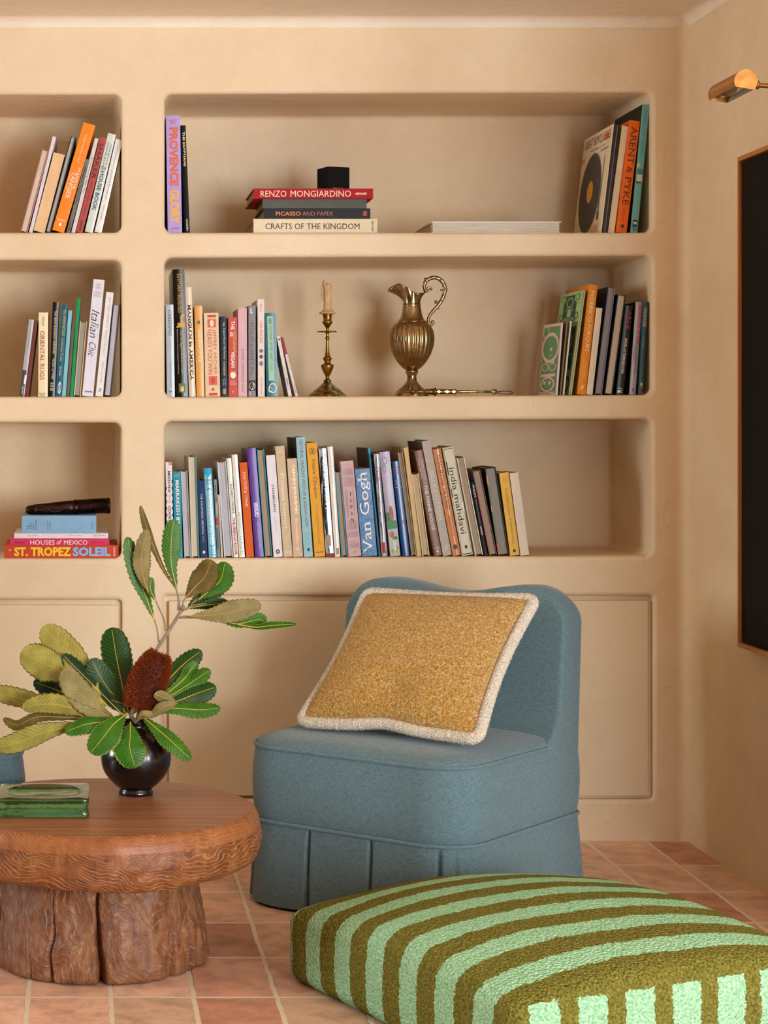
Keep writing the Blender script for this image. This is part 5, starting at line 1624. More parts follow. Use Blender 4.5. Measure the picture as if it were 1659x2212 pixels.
# ------------------------------------------------------------------ glass block
def srect(hx, hy, r, n=6): return rrect(-hx, hx, -hy, hy, r, n)
gl = empty('glass_dish', (-.0865, -1.276, TH + .0006), (0, 0, 0))
tag(gl, 'thick square green cast-glass dish with an oval hollow on the table', 'dish')
mb = MB()
hx, hy = .0995, .0985
rows = []
n_s = 72
def sq(hx, hy, rc, z):
    out = []
    for j in range(160):
        a = 2 * PI * j / 160
        ca, sa = abs(math.cos(a)) / hx, abs(math.sin(a)) / hy
        r = (ca ** 22 + sa ** 22) ** (-1 / 22)
        out.append((r * math.cos(a), r * math.sin(a), z))
    return out
levels = [(.0, .0975, .006), (.0015, .0990, .007), (.006, .0993, .007), (.013, .0975, .007), (.0175, .0955, .007), (.0185, .0950, .007), (.0195, .0953, .007), (.025, .0975, .007), (.031, .0990, .007), (.0365, .0993, .007), (.0385, .0985, .006), (.0392, .0970, .005)]
for z, h_, rc in levels: rows.append(sq(h_, h_ - .001, rc, z))
# top ring to the round hollow
m_ = len(rows[0])
R0 = .083
def circ(r, z):
    out = []
    for p in rows[0]:
        a = math.atan2(p[1], p[0])
        out.append((r * math.cos(a), r * math.sin(a), z))
    return out
rows.append(circ(R0 + .002, .0392)); rows.append(circ(R0, .0390))
for k in range(1, 8):
    t = k / 8
    rows.append(circ(R0 * math.cos(t * PI / 2) ** .7, .0390 - .013 * math.sin(t * PI / 2)))
mb.grid(rows, close_u=True, sm=True, cap0=True, cap1=True)
mb.build('glass_block', M['glass'], gl)

# ------------------------------------------------------------------ vase
VX, VY = .1200, -1.10
va = empty('vase', (VX, VY, TH + .0006))
tag(va, 'round black-bronze glazed vase holding banksia on the wooden table', 'vase')
VS = 1.0
pr = [(.001, .0), (.0375, 0), (.0392, .002), (.0395, .006), (.0375, .0105), (.0365, .0135), (.0400, .0160), (.0500, .0235), (.0620, .0360), (.0720, .0500), (.0785, .0660), (.0806, .0820), (.0795, .0970), (.0745, .1130), (.0650, .1290), (.0530, .1410), (.0430, .1490), (.0375, .1540), (.0360, .1580), (.0375, .1630), (.0395, .1660), (.0385, .1675), (.0360, .1660), (.0330, .1600), (.0330, .1530), (.0480, .1400), (.0650, .1200), (.0740, .0900), (.0650, .0500), (.0400, .0250), (.001, .0200)]
fine = []
for (a, b_) in zip(pr, pr[1:]):
    fine += [a, ((a[0] + b_[0]) / 2, (a[1] + b_[1]) / 2)]
fine.append(pr[-1])
mb = MB(); mb.lathe(fine, seg=72)
mb.build('vase_body', M['black_glaze'], va)

# ------------------------------------------------------------------ banksia
MOUTH = Vector((VX, VY, TH + .155))
def leaf(parent, pts, width, face='green', roll=0, fold=.12, teeth=1.0, dy=0.0, curl=0, blunt=.62, petiole=0, under=None, off=(0, 0), tipdy=0, basedy=None):
    """pts: crop points (zoom of 0,1080 at x2.5136) base -> tip; width: crop px; depth dy from the vase plane at the middle"""
    P3 = []
    npt = len(pts)
    for i, (cx, cy) in enumerate(pts):
        t = i / (npt - 1)
        y = VY + dy + tipdy * t + ((basedy - dy) * (1 - t) ** 2 if basedy is not None else 0)
        P3.append(at(cx / 2.5136, 1080 + cy / 2.5136, y))
    n = 90
    cl = spline(P3, n)
    kk = (DC + VY + dy) / F / 2.5136
    W = width * kk / max(.35, math.cos(roll))
    view = (Vector((0, -DC, HC)) - cl[n // 2]).normalized()
    mm = 12
    fr, bk = [], []
    th = .0004
    tooth = 15
    seed = pts[0][0] * .013 + pts[-1][1] * .017
    for i in range(n):
        t = i / (n - 1)
        tg = (cl[min(i + 1, n - 1)] - cl[max(i - 1, 0)]).normalized()
        side = tg.cross(view).normalized()
        side = Matrix.Rotation(roll + curl * (t - .5), 3, tg) @ side
        nr = side.cross(tg).normalized()
        if nr.dot(view) < 0: nr = -nr
        s = max(0, (t - petiole) / (1 - petiole))
        w = (math.sin(PI * min(1, s ** blunt * .5 / .5 * .5 + 0)) if False else 0)
        # obovate outline
        w = (min(1, s / .56) ** .9) * (1 - max(0, (s - .56) / .44) ** 2.6) ** .5 if s < 1 else 0
        w = min(1, w) if s < .62 else min(1, w)
        w = max(w, .03)
        saw = (s * tooth) % 1.0
        half = W * .5 * w * .94 + teeth * .0034 * (saw ** 1.5 if s > .06 else 0) * (1 if s < .985 else 0)
        rowf, rowb = [], []
        for j in range(mm + 1):
            u = -1 + 2 * j / mm
            ripple = 0.0003 * math.sin(s * tooth * 2 * PI) * abs(u) * w
            lop = 1 + .13 * noise.noise(Vector((s * 2.6, 3.0 if u > 0 else 8.0, seed)))
            hgt = .05 * W * noise.noise(Vector((s * 3.5, 1.0 if u > 0 else 5.0, seed + 9))) * u * u * w - fold * W * (abs(u) ** 1.5) * w + ripple
            p = cl[i] + side * (u * half * lop) + nr * hgt
            rowf.append(p + nr * th); rowb.append(p - nr * th)
        fr.append(rowf); bk.append(rowb)
    faces = {'green': ('leaf_green', 'under_pale'), 'dark': ('leaf_dark', 'under_pale'), 'blue': ('leaf_blue', 'under_pale'),
             'pale': ('under_pale', 'leaf_green'), 'tan': ('under_tan', 'leaf_dark'), 'brown': ('under_brown', 'leaf_dark')}[face]
    mb = MB()
    mb.grid(fr, mi=0); mb.grid(bk, mi=1)
    b = len(mb.v); nn_ = n * (mm + 1)
    # edge strips
    for i in range(n - 1):
        for j in (0, mm):
            a_, c_ = i * (mm + 1) + j, (i + 1) * (mm + 1) + j
            mb.face((a_, c_, nn_ + c_, nn_ + a_), 1, True)
    o = mb.build('leaf', [M[faces[0]], M[faces[1]]], parent, fix=False)
    at_ = o.data.attributes.new('leaf', 'FLOAT_VECTOR', 'POINT')
    vals = []
    for _ in (0, 1):
        for i in range(n):
            for j in range(mm + 1): vals += [i / (n - 1), abs(-1 + 2 * j / mm), 0.0]
    at_.data.foreach_set('vector', vals)
    rb = MB()
    q = []
    for i in range(0, int(n * .97)):
        p = fr[i][mm // 2]
        q.append(p)
    vv = (Vector((0, -DC, HC)) - cl[n // 2]).normalized()
    rb.tube(q, [.0015 * (1 - .8 * i / len(q)) + .0002 for i in range(len(q))], 6)
    # side veins
    vein = MB()
    rb.build('midrib', M['midrib'] if face in ('green', 'dark', 'blue', 'pale') else M['midrib_tan'], o)
    return cl


fl = empty('banksia_flower', (0, 0, 0))
tag(fl, 'russet bottlebrush banksia flower with a ruff of toothed leaves in the black vase', 'flower')
def flower_pt(cx, cy, dy): return at(cx / 2.5136, 1080 + cy / 2.5136, VY + dy)
A, B2 = flower_pt(742, 1128, -.035), flower_pt(868, 838, -.03)
ax = (B2 - A); Lf = ax.length; ax = ax.normalized()
e1 = ax.cross(Vector((0, 1, 0))).normalized(); e2 = ax.cross(e1)
mb = MB()
rows = []
def frad(t): return .0455 * (math.sin(PI * min(1, max(0, t * .92 + .06))) ** .38)
for i in range(22):
    t = i / 21
    rows.append([A + ax * (Lf * t) + (e1 * math.cos(2 * PI * j / 28) + e2 * math.sin(2 * PI * j / 28)) * frad(t) * .78 for j in range(28)])
mb.grid(rows, close_u=True, cap0=True, cap1=True)
core = mb.build('flower_core', M['spike_core'], fl)
mb = MB()
for k in range(6500):
    t = rnd.random()
    if t < .02 and rnd.random() < .5: continue
    a = rnd.random() * 2 * PI
    dirv = (e1 * math.cos(a) + e2 * math.sin(a))
    r0 = frad(t) * .74
    base = A + ax * (Lf * t) + dirv * r0
    slope = (t - .42) * 1.5
    d = (dirv + ax * slope * .8 + Vector((rnd.uniform(-.12, .12), rnd.uniform(-.12, .12), rnd.uniform(-.12, .12)))).normalized()
    ln = rnd.uniform(.0105, .0145)
    tip = base + d * ln + ax * rnd.uniform(-.003, .001)
    s1 = d.orthogonal().normalized(); s2 = d.cross(s1)
    w = .00052
    i0 = len(mb.v)
    mid = base + d * ln * .55
    mb.v += [tuple(base + s1 * w), tuple(base - s1 * w * .5 + s2 * w * .87), tuple(base - s1 * w * .5 - s2 * w * .87), tuple(tip + s1 * w * .7), tuple(tip - s1 * w * .35 + s2 * w * .6), tuple(tip - s1 * w * .35 - s2 * w * .6)]
    for f in ((0, 1, 4, 3), (1, 2, 5, 4), (2, 0, 3, 5), (3, 4, 5)): mb.face([i0 + q for q in f], 0, False)
mb.build('bristles', M['spikes'], fl, fix=False)['kind'] = 'stuff'
mb = MB()
mb.tube(spline([MOUTH + Vector((.004, 0, -.10)), MOUTH + Vector((.0, -.005, 0)), flower_pt(712, 1170, -.03), A + ax * .004], 16), [.005] * 12 + [.0065, .008, .010, .012], 10)
mb.build('stem', M['bark'], fl)
LV = [
    ([(560, 1120), (455, 930), (340, 800), (232, 686)], 178, 'pale', dict(dy=.06, roll=.25, fold=.06)),
    ([(600, 1130), (350, 945), (220, 880), (112, 828)], 188, 'pale', dict(dy=.035, roll=-.3, fold=.05)),
    ([(625, 1185), (545, 1150), (430, 1045), (345, 915)], 150, 'tan', dict(dy=-.03, roll=.35, fold=.10)),
    ([(600, 1175), (300, 1120), (80, 1070), (-60, 1035)], 108, 'pale', dict(dy=.05, roll=-.5, fold=.05)),
    ([(640, 1190), (420, 1138), (270, 1108), (120, 1128)], 112, 'pale', dict(dy=-.04, roll=-.5, fold=.08)),
    ([(620, 1190), (340, 1180), (200, 1180), (95, 1222), (18, 1186)], 62, 'brown', dict(dy=.02, roll=.7, fold=.05, teeth=.6)),
    ([(620, 1200), (360, 1235), (220, 1268), (80, 1325), (-40, 1345)], 118, 'pale', dict(dy=-.02, roll=-.5, fold=.05)),
    ([(600, 1170), (440, 1090), (300, 1030), (182, 985)], 105, 'blue', dict(dy=.08, roll=.3)),
    ([(660, 1160), (560, 1060), (450, 950), (340, 838)], 105, 'blue', dict(dy=.015, roll=.35)),
    ([(700, 1160), (660, 990), (632, 850), (606, 692)], 178, 'dark', dict(dy=.05, roll=-.2, fold=.08)),
    ([(690, 1170), (640, 1090), (570, 1000), (492, 862)], 150, 'dark', dict(dy=.02, roll=.2, fold=.08)),
    ([(655, 1195), (560, 1205), (460, 1220), (352, 1262)], 92, 'green', dict(dy=-.05, roll=.5)),
    ([(690, 1160), (620, 1215), (560, 1290), (492, 1375)], 160, 'green', dict(dy=-.075, roll=.35, fold=.10, tipdy=-.02)),
    ([(708, 1205), (706, 1280), (705, 1350), (735, 1456)], 185, 'green', dict(dy=-.085, roll=0, fold=.10, tipdy=-.02)),
    ([(770, 1175), (850, 1240), (930, 1310), (1038, 1412)], 96, 'green', dict(dy=-.07, roll=-.45, fold=.1, tipdy=-.02)),
    ([(800, 1160), (940, 1132), (1080, 1140), (1198, 1130)], 84, 'green', dict(dy=-.02, roll=-.4)),
    ([(780, 1150), (955, 1095), (1070, 1050), (1174, 1015)], 125, 'dark', dict(dy=.02, roll=-.25)),
    ([(770, 1150), (930, 1060), (1040, 990), (1142, 922)], 98, 'green', dict(dy=.035, roll=-.3)),
    ([(790, 1110), (920, 970), (1000, 890), (1094, 818)], 108, 'dark', dict(dy=.06, roll=-.3)),
    ([(820, 1120), (985, 985), (1030, 930), (1072, 880)], 70, 'green', dict(dy=.05, roll=.3)),
    ([(760, 1190), (830, 1165), (890, 1125), (955, 1105)], 62, 'tan', dict(dy=-.075, roll=.5, fold=.1, teeth=.5)),
    ([(960, 1105), (925, 1090), (880, 1070), (838, 1052)], 70, 'tan', dict(dy=-.08, roll=-.5, fold=.1, teeth=.5)),
    ([(735, 1210), (760, 1180), (785, 1165), (830, 1160)], 44, 'tan', dict(dy=-.08, roll=.2, teeth=.3)),
    ([(720, 1190), (690, 1120), (600, 1085), (540, 1060)], 70, 'dark', dict(dy=.0, roll=.4)),
    ([(760, 1180), (860, 1120), (930, 1060), (960, 960)], 110, 'blue', dict(dy=.05, roll=-.3)),
]
for pts, w, fc, kw in LV: leaf(fl, pts, w, fc, basedy=-.02 if kw.get('dy', 0) > -.05 else -.04, **kw)

br = empty('banksia_branch', (0, 0, 0))
tag(br, 'tall leafy banksia branch rising behind the flower out of the black vase', 'branch')
st = spline([MOUTH + Vector((-.006, .01, -.10)), MOUTH + Vector((.004, .012, .01)), flower_pt(800, 960, .03), flower_pt(845, 825, .035), flower_pt(900, 735, .04), flower_pt(958, 645, .045), flower_pt(990, 588, .045)], 40)
mb = MB(); mb.tube(st, [.0052 - .0015 * i / 39 for i in range(40)], 10)
mb.tube([flower_pt(985, 595, .045), flower_pt(994, 583, .043), flower_pt(998, 574, .045)], [.004, .0055, .0025], 8)
mb.build('stem', M['bark'], br)
def petiole(pts, dy):
    mb = MB(); q = spline([flower_pt(x, y, dy + .002) for x, y in pts], 14)
    mb.tube(q, [.0021 - .0006 * i / 13 for i in range(14)], 7)
    mb.build('leaf_stalk', M['bark'], br)
petiole([(862, 770), (852, 700), (835, 640)], .04); petiole([(898, 712), (890, 650), (860, 580), (845, 545)], .04)
petiole([(965, 600), (968, 540), (958, 490), (945, 470)], .045); petiole([(972, 600), (975, 560), (962, 500)], .045)
petiole([(990, 590), (995, 555), (1003, 535)], .045); petiole([(965, 640), (1000, 632), (1035, 632)], .045); petiole([(975, 615), (1040, 575), (1120, 562)], .05); petiole([(970, 640), (1090, 640), (1180, 648)], .055)
BL = [
    ([(838, 655), (790, 520), (735, 370), (690, 200)], 92, 'green', dict(dy=.04, roll=.45, fold=.08)),
    ([(805, 500), (778, 420), (765, 320), (800, 158)], 98, 'tan', dict(dy=.02, roll=-.2, fold=.12)),
    ([(848, 548), (825, 510), (815, 470), (822, 420)], 46, 'green', dict(dy=.03, roll=.3, fold=.05)),
    ([(948, 475), (880, 360), (820, 220), (790, 130), (762, 30)], 42, 'brown', dict(dy=.06, roll=.8, fold=.05, teeth=.4)),
    ([(962, 492), (930, 350), (930, 220), (945, 104)], 105, 'green', dict(dy=.05, roll=.1, fold=.07)),
    ([(1003, 538), (1060, 470), (1110, 420), (1150, 325)], 150, 'brown', dict(dy=.03, roll=-.25, fold=.10)),
    ([(1080, 540), (1150, 480), (1200, 430), (1222, 335)], 130, 'green', dict(dy=.06, roll=-.15, fold=.07)),
    ([(1010, 600), (1080, 530), (1160, 500), (1238, 440)], 90, 'dark', dict(dy=.07, roll=.2, fold=.05)),
    ([(1008, 590), (1090, 575), (1170, 565), (1235, 552)], 56, 'dark', dict(dy=.065, roll=.4)),
    ([(1030, 632), (1150, 625), (1280, 605), (1420, 568)], 118, 'tan', dict(dy=.035, roll=.35, fold=.08)),
    ([(1180, 648), (1290, 672), (1400, 650), (1445, 668)], 70, 'green', dict(dy=.055, roll=.3)),
    ([(1290, 675), (1390, 690), (1480, 680), (1608, 674)], 40, 'green', dict(dy=.05, roll=.75, fold=.04, teeth=.5)),
]
for pts, w, fc, kw in BL: leaf(br, pts, w, fc, **kw)

# ------------------------------------------------------------------ blue slipper chairs
CH = .39
def perim(hw, hd, rf_, rb_, n=14):
    """rounded footprint, counter-clockwise from the back left; returns (x, y, nx, ny)"""
    out = []
    for (cx, cy, a0, r) in ((hw - rb_, hd - rb_, 0, rb_), (-hw + rb_, hd - rb_, 90, rb_), (-hw + rf_, -hd + rf_, 180, rf_), (hw - rf_, -hd + rf_, 270, rf_)):
        for i in range(n + 1):
            a = R(a0 + 90 * i / n)
            out.append((cx + r * math.cos(a), cy + r * math.sin(a), math.cos(a), math.sin(a)))
    # resample evenly
    pts = [Vector((p[0], p[1])) for p in out]
    tot = sum((pts[(i + 1) % len(pts)] - pts[i]).length for i in range(len(pts)))
    m = 520
    res, acc, i = [], 0, 0
    step = tot / m
    tgt = 0
    seglen = (pts[1] - pts[0]).length
    while len(res) < m:
        while acc + seglen < tgt:
            acc += seglen; i = (i + 1) % len(pts)
            seglen = (pts[(i + 1) % len(pts)] - pts[i]).length
        t = (tgt - acc) / max(seglen, 1e-9)
        p = pts[i].lerp(pts[(i + 1) % len(pts)], t)
        j = (i + 1) % len(out)
        nx, ny = out[i][2] * (1 - t) + out[j][2] * t, out[i][3] * (1 - t) + out[j][3] * t
        l = math.hypot(nx, ny)
        res.append((p.x, p.y, nx / l, ny / l))
        tgt += step
    return res


HW, HD = .313, .31
def make_chair(label, loc, rz):
    root = empty('slipper_chair', loc, (0, 0, rz))
    tag(root, label, 'chair', 'blue slipper chairs')
    pm = [(x, y - .025, nx, ny) for x, y, nx, ny in perim(HW, HD, .115, .045)]
    # seat block
    mb = MB()
    rows = []
    for z, off in ((.203, -.012), (.206, -.004), (.215, .0015), (.25, .006), (.29, .008), (.33, .007), (.365, .003), (.380, .000), (CH, -.004)):
        rows.append([(x + nx * off, y + ny * off, z) for x, y, nx, ny in pm])
    for q, zz_ in ((.985, CH + .006), (.96, CH + .013), (.92, CH + .020), (.85, CH + .024), (.7, CH + .027), (.5, CH + .029), (.25, CH + .030)):
        rows.append([(x * q, (y + .02) * q - .02, zz_) for x, y, nx, ny in pm])
    mb.grid(rows, close_u=True, cap0=True, cap1=True)
    mb.build('seat', M['blue'], root)
    # backrest
    ns, nt_ = 72, 44
    z0 = .30
    def ztop(x):
        u = abs(x) / HW
        zt = .773 - .025 * (math.cos(min(1, u / .62) * PI) * .5 + .5)
        Rr = .105
        e = abs(x) - (HW - Rr)
        if e > 0: zt -= Rr - math.sqrt(max(0, Rr * Rr - e * e))
        return zt
    def back(side, s, t):
        x = HW * math.sin(s * PI / 2)
        zt = ztop(x * .9995)
        z = z0 + (zt - z0) * t
        d = min(HW - abs(x), (zt - z) * .9) if t < 1 else 0
        d = max(0, min(d, HW - abs(x)))
        r = .030
        rnd_ = r - math.sqrt(max(0, r * r - max(0, r - d) ** 2)) if d < r else 0
        rake = .10 * (z - .40)
        mid = .222 + rake
        th = .062
        rear = .284 + .6 * rake
        if side > 0:
            y = rear - rnd_
        else:
            puff = .012 * math.sin(PI * min(1, max(0, (z - .36) / .42))) * (1 - s * s)
            r2 = .010
            y = mid - th - puff + (r2 - math.sqrt(max(0, r2 * r2 - max(0, r2 - d) ** 2)) if d < r2 else 0)
            k = max(0, 1 - (z - .385) / .115)
            if z < .50: y -= .075 * k ** 2.2
        return (x * 1.028 - .009, y, z)
    mb = MB()
    f_rows = [[back(-1, -1 + 2 * i / ns, (j / nt_)) for i in range(ns + 1)] for j in range(nt_ + 1)]
    b_rows = [[back(1, -1 + 2 * i / ns, (j / nt_)) for i in range(ns + 1)] for j in range(nt_ + 1)]
    mb.grid(f_rows); nf = len(mb.v)
    mb.grid(b_rows)
    W1 = ns + 1
    loop = [j * W1 for j in range(nt_ + 1)] + [nt_ * W1 + i for i in range(1, ns + 1)] + [j * W1 + ns for j in range(nt_ - 1, -1, -1)]
    for a_, b_ in zip(loop, loop[1:]): mb.face((a_, b_, nf + b_, nf + a_), 0, True)
    mb.build('backrest', M['blue'], root)
    # piping
    pr_ = .0046
    zs_seat = CH - .002
    mb = MB()
    n = len(pm)
    path = [p for p in pm]
    # seat piping: left back -> front -> right back, then rising along the backrest edge
    order = sorted(range(n), key=lambda i: 0)
    front = [p for p in pm if p[1] < .10]
    # rotate so that it starts at the left side back
    st_i = max(range(len(front)), key=lambda i: (front[i][0] < 0) * 10 + front[i][1])
    k0 = [i for i in range(n) if pm[i] == front[st_i]][0]
    seq = []
    i = k0
    while pm[i][1] < .101:
        seq.append(pm[i]); i = (i + 1) % n
        if len(seq) > n: break
    spts = [Vector((x + nx * .0005, y + ny * .0005, zs_seat)) for x, y, nx, ny in seq]
    mb.tube(spts, pr_, 8)
    mb.build('seat_piping', M['blue'], root)
    mb = MB()
    bl = []
    inset = .016
    for j in range(6, nt_ + 1): bl.append(Vector(back(-1, -1 + .18, j / nt_ if j < nt_ else .985)))
    edge = []
    Nn = 90
    zlow = .405
    for i in range(24):
        z = zlow + (.66 - zlow) * i / 23
        x = -(HW - .010)
        y = 0.222 + .10 * (z - .40) - .062 + .010
        k = max(0, 1 - (z - .385) / .115)
        if z < .50: y -= .075 * k ** 2.2 + .004
        edge.append(Vector((x, y, z)))
    for i in range(1, 60):
        u = -1 + 2 * i / 60
        x = (HW - .010) * math.sin(u * PI / 2)
        zt = ztop(min(HW * .999, abs(x) * HW / (HW - .010))) - .011
        if zt < .662: continue
        y = 0.222 + .10 * (zt - .40) - .062 + .006
        edge.append(Vector((x, y, zt)))
    for i in range(23, -1, -1):
        p = edge[i]
        edge.append(Vector((-p.x, p.y, p.z)))
    # join to the seat piping
    edge = [Vector((p.x * 1.028 - .009, p.y, p.z)) for p in edge]
    e0 = Vector((-(HW - .003), .095, zs_seat))
    full = [e0] + edge + [Vector((-e0.x, e0.y, e0.z))]
    mb.tube(spline(full, 190), pr_, 8)
    mb.build('back_piping', M['blue'], root)
    mb = MB()
    mb.tube([Vector((x + nx * .004, y + ny * .004, .207)) for x, y, nx, ny in pm], pr_, 8, closed=True)
    mb.build('skirt_piping', M['blue'], root)
    # skirt with pleats
    mb = MB()
    rows = []
    pleats = [(-.272, -1), (-.10, -1), (.075, -1), (.25, -1)]
    nz_ = 26
    for i in range(nz_):
        t = i / (nz_ - 1)              # 0 top, 1 hem
        z = .206 - t * .196
        row = []
        for k, (x, y, nx, ny) in enumerate(pm):
            fl_ = .002 + .016 * t + .003 * math.sin(x * 31 + y * 17) * t
            d = 0
            if ny < -.3:
                for px, _ in pleats:
                    q = x - px
                    w1 = .0018 + .0035 * t
                    d -= (.022 + .016 * t) * math.exp(-(q / w1) ** 2) * min(1, t * 10 + .1)
                    if 0 < q < .05: d += .004 * t * math.exp(-q / .018)
            if nx > .6 and abs(y + .16) < .05:
                d -= (.010) * math.exp(-((y + .16) / .003) ** 2) * (1 - t) ** .8
            if nx > 0.45 and ny < -.45:       # open corner pleat
                q = (nx + ny) * .115
                d -= .03 * t * math.exp(-((q) / (.004 + .010 * t)) ** 2)
            if nx < -.45 and ny < -.45:
                q = (nx - ny) * .115
                d -= .03 * t * math.exp(-((q) / (.004 + .010 * t)) ** 2)
            o = fl_ + d
            row.append((x + nx * o, y + ny * o, z + .003 * t * math.sin(x * 19 + y * 13)))
        rows.append(row)
    inner = [[(x - nx * .035, y - ny * .035, z) for (x, y, nx, ny) in pm] for z in (.03, .19)]
    mb.grid(rows, close_u=True, cap0=False)
    mb.grid([[(p[0] * .985, p[1] * .985, p[2]) for p in r] for r in rows], close_u=True)
    mb.build('skirt', M['blue'], root, fix=False)
    mb = MB(); mb.grid(inner, close_u=True, cap0=True, cap1=True)
    mb.build('base_frame', M['dark'], root)
    for sx in (-1, 1):
        for sy in (-1, 1):
            mb = MB(); mb.lathe([(.014, 0), (.016, .002), (.02, .032)], sx * (HW - .10), sy * (HD - .10) - .025, 14)
            mb.build('foot', M['dark'], root)
    return root


CA = R(40)
U, V2 = Vector((math.cos(CA), -math.sin(CA), 0)), Vector((math.sin(CA), math.cos(CA), 0))
C0 = Vector((.379, -.6965, 0))
CC = C0 + U * .318 + V2 * .335
make_chair('blue linen slipper chair with pleated skirt holding the mustard cushion', CC, -CA)
make_chair('second blue linen chair cut by the left edge behind the wooden table', Vector((-.556, -.78, 0)), CA)

# ------------------------------------------------------------------ cushion
cu = empty('cushion', (0, 0, 0))
tag(cu, 'mustard boucle cushion with cream brush fringe leaning on the blue chair', 'cushion')
BLp, BRp = at(652, 1556, -.665), at(1030, 1594, -.985)
TLp, TRp = at(795, 1283, -.445), at(1152, 1297, -.755)
def cpos(u, v):
    """u, v in -1..1"""
    a, b_ = (u + 1) / 2, (v + 1) / 2
    p = BLp.lerp(BRp, a).lerp(TLp.lerp(TRp, a), b_)
    return p
cn = (BRp - BLp).cross(TLp - BLp).normalized()
if cn.y > 0: cn = -cn
cupv = ((TLp + TRp) - (BLp + BRp)).normalized()
crgt = ((BRp + TRp) - (BLp + TLp)).normalized()
def csurf(u, v, side):
    iu, iv = 1 - .088 * (1 - v * v) * abs(u), 1 - .050 * (1 - u * u) * abs(v)
    p = cpos(u * iu, v * iv)
    if v < -.2: p = p + cupv * (.012 * math.exp(-((u + .05) / .28) ** 2) * ((-v - .2) / .8))
    h = max(0, (1 - u * u)) ** .5 * max(0, (1 - v * v)) ** .5
    h = .078 * h ** .8
    dent = -.016 * math.exp(-((u - .0) / .25) ** 2 - ((v + .62) / .22) ** 2)
    wr = .004 * noise.noise(Vector((u * 2.2, v * 2.2, 3 + side)))
    sag = .008 * (1 - u * u)
    return p + cn * (side * (h + (dent if side > 0 else 0)) + wr * (1 - u * u) * (1 - v * v)) * 1
mb = MB()
ng = 90
def sp(k): return math.sin((-1 + 2 * k / ng) * PI / 2)
for side in (1, -1):
    mb.grid([[csurf(sp(i), sp(j), side) for i in range(ng + 1)] for j in range(ng + 1)], mi=0)
mb.build('cushion_body', M['mustard'], cu, fix=True)
mb = MB()
edge = []
ne = 110
for k in range(ne): edge.append((-1 + 2 * k / ne, -1))
for k in range(ne): edge.append((1, -1 + 2 * k / ne))
for k in range(ne): edge.append((1 - 2 * k / ne, 1))
for k in range(ne): edge.append((-1, 1 - 2 * k / ne))
path = []
for u, v in edge:
    # round the corners outward a little
    c_ = (abs(u * v)) ** 6
    p = csurf(u * (1 - .02 * c_), v * (1 - .02 * c_), 0)
    out = (crgt * (u if abs(u) > .999 else 0) + cupv * (v if abs(v) > .999 else 0))
    path.append(p + (out.normalized() * .008 if out.length > 0 else Vector()))
path = [(path[i - 2] + path[i - 1] * 2 + path[i] * 3 + path[(i + 1) % len(path)] * 2 + path[(i + 2) % len(path)]) / 9 for i in range(len(path))]
rad = [.0150 * (1 + .16 * noise.noise(Vector((i * .9, 0, 0)))) for i in range(len(path))]
mb.tube(path, rad, 14, closed=True)
# brush tufts
for i in range(len(path)):
    p = path[i]
    t = (path[(i + 1) % len(path)] - path[i - 1]).normalized()
    b1 = cn; b2 = t.cross(cn).normalized()
    for k in range(16):
        a = rnd.random() * 2 * PI
        d = (b1 * math.cos(a) + b2 * math.sin(a) + t * rnd.uniform(-.5, .5)).normalized()
        q = p + t * rnd.uniform(-.003, .003) + d * .012
        e = q + d * rnd.uniform(.004, .0075)
        s1 = d.orthogonal().normalized() * .0013; s2 = d.cross(s1.normalized()) * .0013
        i0 = len(mb.v)
        mb.v += [tuple(q + s1), tuple(q - s1 * .5 + s2 * .87), tuple(q - s1 * .5 - s2 * .87), tuple(e)]
        for f in ((0, 1, 3), (1, 2, 3), (2, 0, 3)): mb.face([i0 + x for x in f], 0, True)
mb.build('fringe_trim', M['cream_trim'], cu, fix=False)

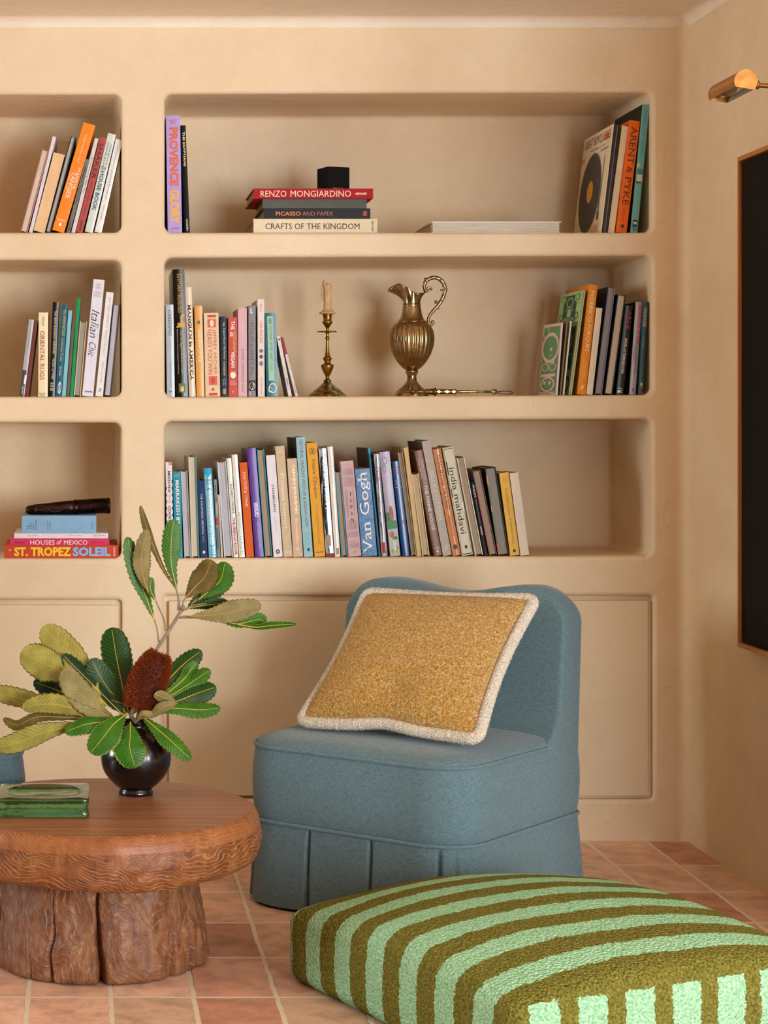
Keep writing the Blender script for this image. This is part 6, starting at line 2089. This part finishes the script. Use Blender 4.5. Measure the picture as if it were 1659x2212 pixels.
# ------------------------------------------------------------------ striped floor cushion
PA = R(25)
pa, pb_ = Vector((math.cos(PA), math.sin(PA), 0)), Vector((math.sin(PA), -math.cos(PA), 0))
L0 = Vector((.432, -1.405, 0))
pf = empty('floor_pouf', L0 + pa * .375 + pb_ * .392, (0, 0, PA))
tag(pf, 'large green floor pouf with pale mint stripes in front of the chair', 'pouf')
def rbox(hx, hy, hz, r, n):
    """rounded box as 6 grids -> list of (rows, face id)"""
    out = []
    for ax_, sg in ((0, 1), (0, -1), (1, 1), (1, -1), (2, 1), (2, -1)):
        rows = []
        for i in range(n + 1):
            row = []
            for j in range(n + 1):
                u, v = math.tan((-1 + 2 * i / n) * PI / 4), math.tan((-1 + 2 * j / n) * PI / 4)
                c = [0, 0, 0]
                c[ax_] = sg
                o = [k for k in range(3) if k != ax_]
                c[o[0]], c[o[1]] = u, v
                h = (hx, hy, hz)
                p = Vector([c[k] * h[k] for k in range(3)])
                q = Vector([max(-h[k] + r, min(h[k] - r, p[k])) for k in range(3)])
                d = p - q
                row.append(q + d.normalized() * r if d.length > 1e-9 else p)
            rows.append(row)
        out.append((rows, ax_, sg))
    return out
PHX, PHY, PHZ = .378, .392, .088
def pdef(p):
    x, y, z = p
    u, v = x / PHX, y / PHY
    side = 1 - max(0, min(1, abs(z) / PHZ)) ** 2
    bx_ = 1 + .022 * side * (1 - v * v)
    by_ = 1 + .022 * side * (1 - u * u)
    inx = 1 - .018 * (1 - v * v) * (1 if True else 0)
    zz_ = z
    if z > 0: zz_ = z + (.046 * (1 - min(1, u * u)) ** .7 * (1 - min(1, v * v)) ** .7) * (z / PHZ) ** 2
    if z > 0: zz_ -= .030 * (u * u * v * v) ** .8 * (z / PHZ)
    zz_ += .004 * noise.noise(Vector((x * 5, y * 5, z * 5)))
    return (x * bx_, y * by_, max(.0006, zz_ + PHZ + .0006) if z > -PHZ * .98 else .0008)
mb = MB()
for rows, ax_, sg in rbox(PHX, PHY, PHZ, .030, 60):
    mb.grid([[pdef(p) for p in r] for r in rows], mi=1 if ax_ == 1 else 0)
bmx = mb.build('pouf_cover', [M['pouf'], M['pouf_front']], pf, fix=False)
bm = bmesh.new(); bm.from_mesh(bmx.data); bmesh.ops.remove_doubles(bm, verts=bm.verts, dist=.0004); bmesh.ops.recalc_face_normals(bm, faces=bm.faces); bm.to_mesh(bmx.data); bm.free()
# loop pile standing out of the surface
